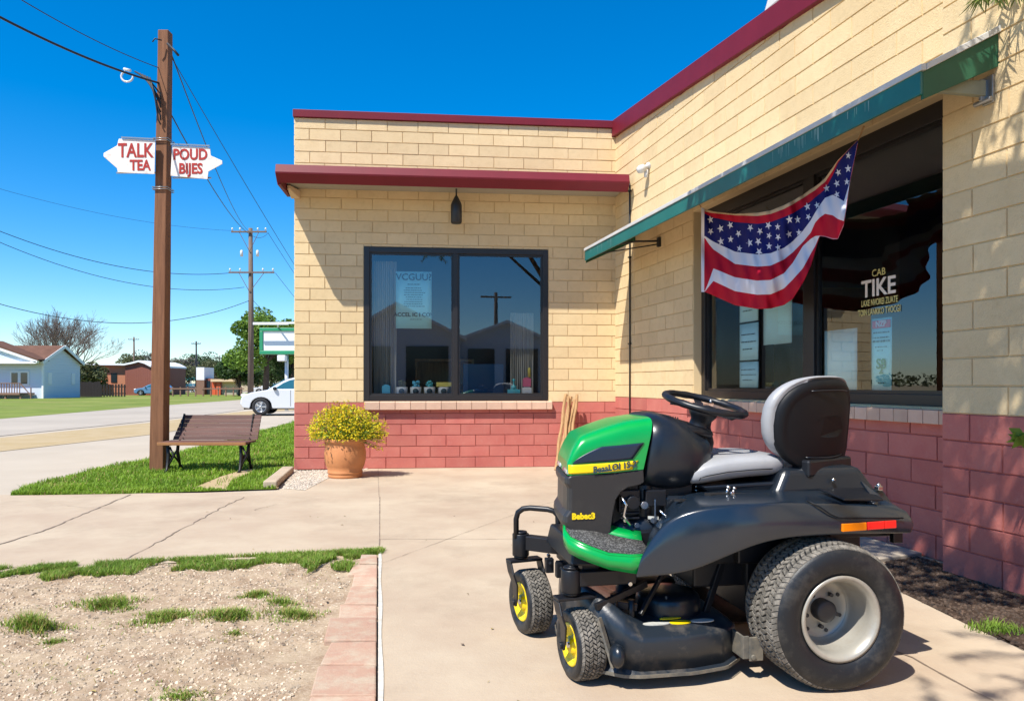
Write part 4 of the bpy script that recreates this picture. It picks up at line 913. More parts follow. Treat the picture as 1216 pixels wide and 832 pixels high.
# ================================================================ cars
def car(nm, lb, loc, rz, L, W, H, body, suv=True, group=None):
    r = thing(nm, lb, 'car', loc, rz, group); f = lambda x, y, z: (x*L, y*W/2, z*H)
    low = [(0.0,.30),(.005,.42),(.02,.52),(.10,.585),(.24,.635),(.30,.66),(.97,.66),(.995,.56),(1.0,.30),(.985,.20),(.86,.17)]
    wx, wr = (.185,.80), .235
    def arch(cx): return [(cx+.098*math.cos(a)*1.0, .24+.235*math.sin(a)*1.0) for a in [k*PI/10 for k in range(11)]]
    out = [(0.0,.30),(.005,.42),(.02,.52),(.10,.60),(.24,.665),(.30,.68),(.97,.70),(.995,.56),(1.0,.34),(.985,.20)]
    out += [(wx[1]+.105,.18)]+arch(wx[1])[0:]+[(wx[1]-.105,.18),(wx[0]+.105,.18)]+arch(wx[0])+[(wx[0]-.105,.18),(.02,.20)]
    b = MB(); secs = []
    for yy, sc, dz in ((-1,.985,0),(-.93,1,0),(.93,1,0),(1,.985,0)):
        secs.append([f(.5+(x-.5)*sc, yy, .44+(z-.44)*sc) for x, z in out])
    b.loft(secs, sm=False); bo = b.build('body', body, r, local=True, bevel=.03, bseg=2)
    cab = [(.235,.655),(.33,.82),(.40,.93),(.47,.985),(.62,1.0),(.80,.985),(.92,.90),(.985,.68)]
    b = MB(); b.loft([[f(x, yy*(1-.28*max(0,z-.66)/.34), z) for x, z in cab] for yy in (-.93,-.9,.9,.93)], sm=False); b.build('cabin', body, r, local=True, bevel=.04, bseg=2)
    for sy in (-1, 1):
        for wn in ([(.31,.70),(.38,.84),(.44,.92),(.50,.945),(.53,.945),(.53,.70)], [(.55,.70),(.55,.945),(.68,.945),(.72,.72)], [(.74,.73),(.70,.94),(.82,.915),(.88,.82),(.88,.74)]):
            b = MB(); b.prism(wn, lambda p, e: f(p[0], sy*(1-.28*max(0,p[1]-.66)/.34)*(.935 if e else .945), p[1])); b.build('side_window', 'car_glass', r, local=True)
    b = MB(); b.prism([(-.78,.67),(.78,.67),(.66,.93),(-.66,.93)], lambda p, e: f(.245+.62*(p[1]-.66)*.9+(.0 if e else -.012), p[0], p[1]+.015)); b.build('windscreen', 'car_glass', r, local=True)
    for sx in wx:
        for sy in (-1, 1):
            c = V(f(sx, sy*.90, 0)); c.z = .235*H*.98; R = .225*H; ax = V((0, sy, 0))
            wh = MB(); wh.lathe([(R*.62,-.16),(R*.9,-.16),(R,-.12),(R,.06),(R*.92,.10),(R*.64,.10),(R*.62,.07)], c, ax, 28, closed=True); wt = wh.build('wheel', 'rubber', r, local=True)
            wh = MB(); wh.lathe([(R*.64,.09),(R*.60,.10),(R*.57,.02),(0,.02),], c, ax, 24)
            for k in range(5):
                a = 2*PI*k/5; d = V((math.cos(a),0,math.sin(a))); e = V((-d.z,0,d.x)); o = c+ax*.05-e*R*.07; wh.obox(o, d*R*.58, e*R*.14, ax*.045)
            wh.ball(c+ax*.07, R*.15, seg=8); wh.build('rim', 'alloy', wt, local=True)
            wh = MB(); wh.lathe([(R*1.12,-.02),(R*1.02,-.02),(0,-.02)], c+V((0,0,.03)), ax, 24); 
    for sy in (-1, 1):
        b = MB(); b.ball(V(f(.03, sy*.80, .52)), .11, 1.4, .9, .8, 10); b.build('headlight', 'lamp_clear', r, local=True)
        b = MB(); b.ball(V(f(.985, sy*.84, .60)), .09, .6, .9, 1.6, 10); b.build('tail_light', 'lamp_red', r, local=True)
        b = MB(); b.ball(V(f(.315, sy*1.06, .70)), .10, .9, .9, .75, 10); b.build('mirror', 'rubber', r, local=True)
        b = MB(); b.bar(V(f(.455, sy*1.004, .66)), V(f(.455, sy*1.004, .24)), .008, .012, (1,0,0)); b.bar(V(f(.62, sy*1.004, .58)), V(f(.66, sy*1.004, .58)), .02, .02); b.build('door_seam', 'rubber', r, local=True)
    b = MB(); b.prism([(-.8,.28),(.8,.28),(.75,.38),(-.75,.38)], lambda p, e: f(-.004 if e else .02, p[0], p[1])); b.box(.03*L,.97*L,-.9*W/2,.9*W/2,.16*H,.24*H); b.build('grille', 'rubber', r, local=True)
    b = MB(); b.box(.06*L,.94*L,-.82*W/2,.82*W/2,.19*H,.60*H); b.build('underbody', 'rubber', r, local=True)
    return r
q = P(287.5, 490, 31.2)
car('parked_car', 'white parked car with its nose showing past the building corner', (q.x, 31.6, 0), rad(6), 4.5, 1.85, 1.60, 'car_white')
car('parked_car', 'small blue car half hidden behind the timber pole by the brown building', (P(171,472,88).x, 86, 0), rad(15), 3.9, 1.7, 1.35, 'car_blue')
car('parked_car', 'dark car parked far off in front of the trees right of the timber pole', (P(208,465,118).x, 118, 0), 0, 4.4, 1.8, 1.45, 'car_dark')
car('parked_car', 'white car far off behind the utility pole', (P(302,466,100).x, 100, 0), rad(5), 4.4, 1.8, 1.45, 'car_white')
# ================================================================ house
Yh = 68.0; sc = Yh/F
def hx(px): return (px-CX)*sc
def hz(py): return CH-(py-HY)*sc
ho = thing('white_house', 'white sided house with brown roof and a front porch, left edge of the street', 'house', (hx(40), Yh+3, 0))
ye = Yh+5.5; xl, xc_, xr = hx(-45), hx(51), (95-CX)/F*ye      # front wall xl..xc at Yh; right end wall runs to (xr, ye)
ze, zr = hz(430), hz(411); za = hz(413)
xm, ym = (xc_+xr)/2, (Yh+ye)/2
b = MB(); b.hexa([(xl,Yh,0),(xc_,Yh,0),(xr,ye,0),(xl,ye,0),(xl,Yh,ze),(xc_,Yh,ze),(xr,ye,ze),(xl,ye,ze)])
b.prism([(xc_,Yh,ze),(xr,ye,ze),(xm,ym,za)], lambda p, e: (p[0]-(.25 if e else 0), p[1]+(.06 if e else 0), p[2])); b.build('wall', 'siding_white', ho)
o_ = .35
e1 = V((xc_+o_*.6, Yh-o_, ze-.10)); e2 = V((xr+o_, ye+o_*.4, ze-.10)); ap = V((xm+.35, ym-.1, za+.2)); l1, l2, lp = V((xl,Yh-o_,ze-.10)), V((xl,ye+o_,ze-.10)), V((xl,ym-.1,za+.2))
up = V((0,0,.16))
b = MB(); b.hexa([l1, e1, ap, lp, l1+up, e1+up, ap+up, lp+up]); b.hexa([lp, ap, e2, l2, lp+up, ap+up, e2+up, l2+up]); b.build('roof', 'roof_brown', ho)
b = MB(); b.bar(e1+V((.03,-.03,.06)), ap+V((.03,-.03,.06)), .05, .28); b.bar(ap+V((.03,-.03,.06)), e2+V((.03,-.03,.06)), .05, .28); b.bar(l1+V((0,-.03,.04)), e1+V((0,-.03,.04)), .06, .2); b.build('fascia', 'siding_trim', ho)
b = MB()   # porch gable in front
gx0, gx1 = hx(-46), hx(52); gp = ((gx0+gx1)/2, hz(404))
b.prism([(gx0,hz(430)+.05),(gx1,hz(430)+.05),(hx(0)-1.6,hz(408.5)),(hx(-12),hz(407))], lambda p, e: (p[0], Yh-.9+(.12 if e else 0), p[1])); b.build('gable', 'siding_white', ho)
b = MB(); b.bar((gx1+.1,Yh-1.0,hz(430)), (hx(-14),Yh-1.0,hz(407)), .3, .22); b.bar((gx0,Yh-1.0,hz(430)-.05), (gx1,Yh-1.0,hz(430)-.05), .3, .2); b.build('porch_trim', 'siding_trim', ho)
b = MB(); b.hexa([(hx(-14),Yh-1.1,hz(407)+.1),(gx1+.2,Yh-1.1,hz(430)+.1),(gx1+.2,Yh+.5,hz(430)+.12),(hx(-14),Yh+2,hz(407)+.12),(hx(-14),Yh-1.1,hz(407)+.25),(gx1+.2,Yh-1.1,hz(430)+.25),(gx1+.2,Yh+.5,hz(430)+.27),(hx(-14),Yh+2,hz(407)+.27)]); b.build('porch_roof', 'roof_brown', ho)
for (x0, x1) in ((14,22),(25,33.5),(-20,-12)):
    fr = MB(); fr.box(hx(x0)-.12, hx(x1)+.12, Yh-.08, Yh-.001, hz(456)-.12, hz(442)+.12); wn_ = fr.build('window', 'siding_trim', ho); g = MB(); g.box(hx(x0)+.03, hx(x1)-.03, Yh-.11, Yh-.081, hz(456)+.03, hz(442)-.03); g.build('pane', 'dark_glass', wn_)
for t in (.12,.75):
    d = V((xr-xc_, ye-Yh, 0)); n_ = V((d.y,-d.x,0)).normalized(); o = V((xc_,Yh,0))+d*t+V((0,0,hz(456))); b = MB(); b.obox(o, d*.09, n_*.08, (0,0,hz(442)-hz(456))); b.build('window', 'siding_trim', ho)
b = MB(); b.bar((xc_+.02,Yh-.03,0), (xc_+.02,Yh-.03,ze), .16, .16, (0,1,0)); b.build('corner_board', 'siding_trim', ho)
pr_ = MB(); x0, x1, yp = hx(-45), hx(42), Yh-2.2
pr_.box(x0, x1, yp, Yh-.1, .35, .52)
for i in range(30): px = x0+(x1-x0)*i/29; pr_.box(px-.03, px+.03, yp, yp+.06, .521, 1.35)
pr_.box(x0, x1, yp-.02, yp+.08, 1.351, 1.42); pr_.bar((x1+.05,yp+.03,1.38), (x1+1.0,yp+.03,.3), .07, .07); pr_.bar((x1+1.0,yp+.03,1.0), (x1+1.0,yp+.03,0), .08, .08, (0,1,0))
for i in range(6): pr_.box(x0+(x1-x0)*i/5-.08, x0+(x1-x0)*i/5+.08, yp+.1, yp+.2, 0, .349)
pr_.build('porch_deck', 'deck_wood', ho)
# ================================================================ brown building
Yk = 88.0; sc2 = Yk/F; bxx = lambda p: (p-CX)*sc2; bzz = lambda p: CH-(p-HY)*sc2
br = thing('brown_building', 'low brown building with curved white roof edge beyond the dark fence', 'building', (bxx(140), Yk+3, 0))
b = MB(); b.box(bxx(96), bxx(150), Yk, Yk+8, 0, bzz(434)); b.build('wall', 'orange_wall', br)
b = MB(); xs_ = [(150,434),(160,432),(167,430),(174,432),(182,436)]
b.prism([(bxx(150)+.02,0)]+[(bxx(a)+.02,bzz(c)) for a, c in xs_]+[(bxx(182),0)], lambda p, e: (p[0], Yk-.3+(9 if e else 0), p[1])); b.build('end_wall', 'brown_panel', br)
b = MB()
for (a, c), (d_, e_) in zip([(96,433.5)]+xs_, xs_): b.hexa([(bxx(a),Yk-.6,bzz(c)+.02),(bxx(d_),Yk-.6,bzz(e_)+.02),(bxx(d_),Yk+9,bzz(e_)+.02),(bxx(a),Yk+9,bzz(c)+.02),(bxx(a),Yk-.6,bzz(c)+.22),(bxx(d_),Yk-.6,bzz(e_)+.22),(bxx(d_),Yk+9,bzz(e_)+.22),(bxx(a),Yk+9,bzz(c)+.22)])
b.build('roof', 'siding_trim', br)
b = MB(); b.box(bxx(132), bxx(139), Yk-.06, Yk-.001, bzz(454), bzz(443)); b.build('window', 'dark_glass', br)
b = MB(); b.hexa([(bxx(96),Yk-3,bzz(448)),(bxx(115),Yk-3,bzz(452)),(bxx(134),Yk-.1,bzz(458)),(bxx(96),Yk-.1,bzz(446)),(bxx(96),Yk-3,bzz(448)+.15),(bxx(115),Yk-3,bzz(452)+.15),(bxx(134),Yk-.1,bzz(458)+.15),(bxx(96),Yk-.1,bzz(446)+.15)]); b.build('lean_to_roof', 'orange_wall', br)
Yf = 76.0; fx = lambda p: (p-CX)*Yf/F
fe = thing('board_fence', 'dark wooden picket fence in front of the brown building', 'fence', (fx(120), Yf, 0))
b = MB(); x = fx(94)
while x < fx(149): 
    tall = x < fx(118); b.box(x, x+(.30 if tall else .16), Yf, Yf+.04, 0.02, (1.55 if tall else 1.3)+rnd(-.05,.05)); x += .31 if tall else .30
b.build('pickets', 'fence_dark', fe)
b = MB(); b.box(fx(94), fx(149), Yf+.041, Yf+.09, .3, .4); b.box(fx(94), fx(149), Yf+.041, Yf+.09, 1.0, 1.1); b.build('rail', 'fence_dark', fe)
# kiosk / far structures
def farbox(nm, lb, cat, Y, parts):
    r = thing(nm, lb, cat, (P(parts[0][2],456,Y).x, Y, 0))
    for (n_, m_, x0, x1, y0, y1, dy, th_) in parts:
        b = MB(); a = P(x0, y1, Y); c = P(x1, y0, Y); b.box(a.x, c.x, Y+dy, Y+dy+th_, max(0, a.z), c.z); b.build(n_, m_, r)
    return r
farbox('kiosk', 'small kiosk with a white upper half and brown lower half beyond the lawn', 'kiosk', 92, [('upper_panel','siding_trim',233,242.5,436,451,0,3),('lower_panel','deck_wood',233,242.5,451.01,475,.01,3),('side_wall','brown_panel',242.6,251,449,475,.4,2.5),('door','dark_glass',244,248,452,475,.35,.04)])
farbox('market_stand', 'long low orange and cream stand with an open front far down the street', 'stand', 90, [('roof','cream_paint',252,281,450,453,-.5,4),('counter','orange_paint',252,256,453.05,475,0,2),('panel','orange_paint',257.5,262.5,454,469,-.2,.1),('wall','cream_paint',263,278,453.1,462,.2,2),('base','concrete_gray',263,280,462.1,475,.2,2)])
farbox('green_canopy', 'pale green low roof far beyond the parked dark car', 'canopy', 125, [('roof','teal_paint',208,226,447,451,0,5),('post','siding_trim',209,210,451.1,468,.5,.3),('post','siding_trim',224,225,451.1,468,.5,.3)])
farbox('teal_banner', 'bright teal banner far away between the utility pole and the sign post', 'banner', 96, [('cloth','teal_paint',301,311,439,445,0,.1),('post','siding_trim',313,315,436,475,0,.2)])
b = MB()
for i, px in enumerate(range(196, 290, 12)):
    pass
rf = thing('rail_fence', 'low pale rail fence along the far side of the street', 'fence', (P(240,470,80).x, 80, 0))
b = MB()
for px in range(196, 292, 9): a = P(px, 470, 80); b.box(a.x-.06, a.x+.06, 80, 80.12, 0, 1.0)
b.build('posts', 'deck_wood', rf); b = MB(); b.box(P(196,0,80).x, P(290,0,80).x, 79.95, 79.99, .75, .88); b.build('rail', 'deck_wood', rf)
# ================================================================ trees
def leafcloud(b, c, r, n, ls, flat=1.0, mi=0):
    for _ in range(n):
        d = V((rnd(-1,1),rnd(-1,1),rnd(-1,1)))
        while d.length > 1 or d.length < .01: d = V((rnd(-1,1),rnd(-1,1),rnd(-1,1)))
        d = d.normalized()*(d.length**.5); p = c+V((d.x*r, d.y*r, d.z*r*flat))
        a = V((rnd(-1,1),rnd(-1,1),rnd(-.6,.6))).normalized(); e = a.cross(V((rnd(-1,1),rnd(-1,1),rnd(-1,1)))).normalized(); s = ls*rnd(.6,1.4)
        b.add([p-a*s, p+e*s*.55, p+a*s, p-e*s*.55], [(0,1,2,3)], False)
def branch(b, p, d, L, r, depth, tips, spread=.6, up=.15, kids=3):
    n = 4; pts = [p]; q = p.copy(); dd = d.copy()
    for i in range(n):
        dd = (dd+V((rnd(-.18,.18),rnd(-.18,.18),rnd(-.1,.14)))).normalized(); q = q+dd*L/n; pts.append(q.copy())
    b.tube(pts, [max(.012, r*(1-.5*i/n)) for i in range(n+1)], 6 if r > .03 else 3, False)
    if depth == 0: tips.append(q); return
    for k in range(kids):
        i = random.choice([2,3,4]) if k else 4
        nd = (dd+V((rnd(-1,1),rnd(-1,1),rnd(-.5,.7)))*spread+V((0,0,up))).normalized(); branch(b, pts[i], nd, L*rnd(.6,.85), r*.5, depth-1, tips, spread, up, kids)
def tree(nm, lb, loc, h, w_, tr, leaf, ls, per, seed, depth=3, group=None, trunkf=.35, kids=3, bark='bark', cs=.16, minl=0):
    random.seed(seed); r = thing(nm, lb, 'tree', loc, 0, group); tips = []; b = MB(); o = V(loc)
    if leaf is None:
        b.tube([o+V((0,0,-.1)), o+V((.05,0,h*trunkf*.5)), o+V((0,.05,h*trunkf))], [tr*1.3, tr, tr*.85], 8)
        tk = b.build('trunk', bark, r, fix=False); b = MB()
        for k in range(15):
            a = 2*PI*k/15+rnd(-.3,.3); branch(b, o+V((0,0,h*trunkf*rnd(.75,1.0))), V((math.cos(a)*rnd(.2,.95), math.sin(a)*rnd(.2,1.0), rnd(.55,1.2))).normalized(), h*.225, tr*.45, depth, tips, .62, .12, kids)
        b.build('branches', bark, r, fix=False); return r
    b.tube([o+V((0,0,-.1)), o+V((.1,0,h*trunkf)), o+V((0,.1,h*.6))], [tr*1.3, tr, tr*.5], 8)
    cb_ = MB(); cl_ = []
    n = 26 if per > 60 else 12
    for k in range(n):
        a = rnd(0,6.28); ph = math.acos(rnd(-.7,1)); q = rnd(.45,1)
        c = o+V((w_/2*q*math.sin(ph)*math.cos(a), w_/2*q*math.sin(ph)*math.sin(a), h*(.62)+h*.34*q*math.cos(ph))); cl_.append(c)
        s0 = o+V((0,0,h*trunkf+rnd(0,.2)*h)); b.tube([s0, (s0+c)/2+V((0,0,.05*h)), c], [tr*.3, tr*.2, tr*.08], 5, False)
    b.build('trunk', bark, r, fix=False)
    for c in cl_: leafcloud(cb_, c, w_*cs*rnd(.7,1.25), per, ls, .75)
    cb_.build('crown', leaf, r, fix=False); return r
q = P(74, 470, 96); tree('bare_tree', 'large leafless tree with fine spreading twigs behind the white house', (q.x, 96, 0), 12.6, 11, .36, None, 0, 0, 5, 5, kids=3, bark='bare_bark', trunkf=.20)
tree('green_tree', 'broad bright green tree behind the utility pole and the white sign', (P(305,470,58).x, 60, 0), 7.4, 5.6, .22, 'leaf_green', .13, 520, 6, cs=.19)
tree('green_tree', 'darker low tree to the right behind the roadside sign', (P(345,470,66).x, 66, 0), 6.0, 5.5, .2, 'leaf_dark', .13, 300, 16, cs=.19)
far = [('olive bushy tree directly right of the timber pole far down the street',203,118,5.2,5.5,'leaf_olive'),('gray leafless-looking tree right of the timber pole, second in the row',214,130,6.0,6.5,'leaf_gray'),('pale gray tree above the dark car',224,150,6.2,8,'leaf_gray'),
 ('taller dark green tree behind the kiosk',240,140,7.0,7,'leaf_dark'),('round green tree right of the kiosk',251,128,5.8,6,'leaf_olive'),('low green tree behind the market stand',264,135,4.7,7,'leaf_olive'),('gray thin tree at the right behind the market stand',277,150,6,8,'leaf_gray'),
 ('dark bush against the left foot of the broad green tree',284,82,4.4,4,'leaf_dark'),('small green tree above the roof of the brown building',156,125,6.8,5,'leaf_olive'),('gray tree between the brown building and the timber pole',174,130,6.6,6,'leaf_gray'),
 ('dark shrub beside the blue car',192,95,2.9,3.4,'leaf_dark'),('green bush behind the white car',322,90,4.0,6,'leaf_dark'),('brownish bush under the bare tree beside the white house',101,84,3.6,4.5,'leaf_olive')]
for i, (lb, px, Y, h, w_, lf) in enumerate(far):
    tree('distant_tree', lb, (P(px,460,Y).x, Y, 0), h, w_, .15, lf, .15, 220, 40+i, group='trees along the far side of the street', cs=.2, trunkf=.2)
b = MB(); random.seed(77)
for i in range(420):
    px = rnd(-700, 700); Y = rnd(230,300); leafcloud(b, V((px, Y, rnd(.5, 4.5))), rnd(2,4), 26, 1.0, .8)
stuff(b.build('woods', 'leaf_olive', local=True, fix=False), 'far line of low woods along the horizon', 'woods')
# overhanging tree beside the camera (trunk outside the picture)
random.seed(12)
ot = thing('overhanging_tree', 'feathery green fronds hanging into the top right corner above the awning', 'tree', (3.75,.6,0))
b = MB(); o = V((3.75,.6,0)); t1 = V((3.4,1.5,3.9)); t2 = V((2.0,2.6,5.5)); t3 = V((2.9,4.35,4.35)); t4 = V((.3,.6,5.7))
b.tube([o, V((3.65,1.0,2.0)), t1], [.14,.11,.085], 10); b.tube([t1, t2, t2+V((-.4,.6,.5))], [.08,.05,.02], 8); b.tube([t1, V((3.1,3.2,4.5)), t3], [.05,.035,.012], 6); b.tube([t1, V((2.0,1.2,5.2)), t4], [.06,.04,.015], 6); b.build('trunk', 'bark', ot)
fr = MB()
def frond(o, d, L, n=34):
    p = o.copy(); dd = V(d).normalized(); pts = [p.copy()]
    for i in range(8): dd = (dd+V((0,0,-.16))).normalized(); p = p+dd*L/8; pts.append(p.copy())
    fr.tube(pts, .003, 4, False)
    for i in range(n):
        t = rnd(.1,1)*7.99; k = int(t); q = pts[k]+(pts[k+1]-pts[k])*(t-k); sd = dd.cross(V((rnd(-1,1),rnd(-1,1),rnd(-1,1)))).normalized(); l = (dd*.8+sd+V((0,0,-.3))).normalized()*rnd(.06,.14); e = l.cross(V((rnd(-1,1),rnd(-1,1),1))).normalized()*.0045
        fr.add([q-e, q+e, q+l*.6+e, q+l, q+l*.6-e], [(0,1,2,3,4)], False)
for i in range(9): frond(P(rnd(1162,1225),-12+rnd(-25,2),4.55+rnd(-.15,.2)), (rnd(-.9,.2), rnd(-.3,.3), -.2), rnd(.08,.17), 22)
for i in range(70): frond(V((1.35,3.15,5.4))+V((rnd(-.7,.7),rnd(-.6,.7),rnd(-.35,.6))), (rnd(-1,1),rnd(-1,1),rnd(-.2,.4)), rnd(.3,.55), 46)
for i in range(12): frond(V((2.0,4.0,4.85))+V((rnd(-.5,.5),rnd(-.4,.3),rnd(-.1,.3))), (rnd(-1,1),rnd(-1,1),rnd(0,.4)), rnd(.25,.4), 40)
for i in range(16): frond(V((.1,.5,5.5))+V((rnd(-.6,.5),rnd(-.3,.3),rnd(-.3,.3))), (rnd(-1,1),rnd(-1,1),rnd(-.2,.4)), rnd(.3,.5), 46)
fr.build('fronds', 'frond', ot, fix=False)
random.seed(19); shade_crown = MB(); lb_ = MB()  # unseen dense crown added overhead to shade the lower right wall and pier
for k in range(125):
    c = V((rnd(-.35,1.25), rnd(2.7,5.7), rnd(5.75,6.4))) if k < 90 else V((rnd(.3,1.9), rnd(1.5,3.0), rnd(5.7,6.3)))
    if c.z < 1.9+.518*c.y: continue
    leafcloud(shade_crown, c, rnd(.35,.55), 110, .055, .5)
    if k%6 == 0: lb_.tube([t2, (t2+c)/2+V((0,0,.25)), c], [.03,.02,.008], 5)
shade_crown.build('crown', 'leaf_olive', ot, fix=False); lb_.build('shade_limbs', 'bark', ot, fix=False)
b = MB(); random.seed(3)
sh = thing('potted_shrub', 'a few bright leaves of a shrub reaching in at the right edge', 'shrub', (3.05,3.95,0))
b.tube([(3.05,3.95,0),(3.03,3.97,.5),(2.99,3.98,.98)], [.02,.014,.005], 6)
for k in range(5): b.tube([(3.03,3.97,.4+.1*k),(3.03+rnd(.05,.25),3.97+rnd(-.2,.2),.6+.12*k)], [.008,.003], 5)
b.build('stem', 'bark', sh)
b = MB(); 
for k in range(70):
    c = V((3.15+rnd(-.1,.2), 3.95+rnd(-.25,.25), rnd(.5,1.1)))
    if CX+c.x/c.y*F < 1222: continue
    leafcloud(b, c, .04, 3, .04)
leafcloud(b, P(1212,518,4.3), .035, 8, .045); b.build('leaves', 'leaf_green', sh, fix=False)
# ================================================================ buildings and pole behind the camera (seen mirrored in the windows)
nF = FN; 
def mirror(p):
    d = (p-F0).dot(nF); return p-nF*2*d
def gable_house(nm, lb, px0, px1, apx, apy, evy, Y, wallm='siding_white'):
    a, c, ap_ = mirror(P(px0, evy, Y)), mirror(P(px1, evy, Y)), mirror(P(apx, apy, Y)); mid = (a+c)/2
    r = thing(nm, lb, 'house', (mid.x, mid.y-3, 0)); dp = V((0,-7,0)); a.z = c.z = (a.z+c.z)/2
    a0, c0 = V((a.x,a.y,0)), V((c.x,c.y,0)); b = MB(); b.prism([a0, c0, c, ap_, a], lambda p, e: p+dp if e else p); b.build('wall', wallm, r)
    b = MB(); ov = V((0,.5,0))
    for e_, s in ((a,-1),(c,1)):
        q = e_+(e_-ap_)*.10; b.hexa([q+ov, ap_+ov, ap_+dp, q+dp, q+ov+V((0,0,.18)), ap_+ov+V((0,0,.18)), ap_+dp+V((0,0,.18)), q+dp+V((0,0,.18))])
    b.build('roof', 'siding_trim', r)
    b = MB(); d = (c0-a0); z = a.z-.35; b.obox(a0+d*.12+V((0,.02,.5)), d*.30, (0,.05,0), (0,0,z-.6)); b.obox(a0+d*.55+V((0,.02,.1)), d*.36, (0,.05,0), (0,0,z-.2)); b.build('garage_opening', 'dark_glass', r)
gable_house('gabled_house', 'white gabled house mirrored in the right pane of the front window', 543, 648, 601, 384, 405, 44)
gable_house('gabled_house', 'larger white gabled house mirrored in the left pane of the front window', 405, 545, 470, 363, 401, 40)
q = mirror(P(589, 456, 48)); r_ = thing('utility_pole', 'utility pole mirrored in the right pane of the front window', 'utility pole', (q.x, q.y, 0))
b = MB(); z = CH+(456-347)*48/F; b.tube([(q.x,q.y,0),(q.x,q.y,z)], [.16,.11], 8); b.build('shaft', 'gray_wood', r_); b = MB(); b.bar((q.x-1.0,q.y,z-.3), (q.x+1.0,q.y,z-.3), .1, .1); b.build('crossarm', 'gray_wood', r_)
# ================================================================ riding mower (local frame: x rearward, y to the far side, z up)
random.seed(2)
mw = thing('riding_mower', 'black and green riding mower with gray seat and yellow caster rims on the concrete', 'lawn mower', (.271,3.18,0), rad(10))
VC = .33
def bd(b, name, m, par=mw, **k): return b.build(name, m, par, local=True, **k)
def superc(hw, hh, n=3.0, k=28, half=False):
    out = []
    rng = [PI*i/k for i in range(k+1)] if half else [2*PI*i/k for i in range(k)]
    for a in rng:
        c, s = math.cos(a), math.sin(a); out.append((hw*math.copysign(abs(c)**(2/n), c), hh*math.copysign(abs(s)**(2/n), s)))
    return out
def lerp(tab, x):
    if x <= tab[0][0]: return tab[0][1]
    for (a, p), (c, q) in zip(tab, tab[1:]):
        if x <= c: return p+(q-p)*(x-a)/(c-a)
    return tab[-1][1]
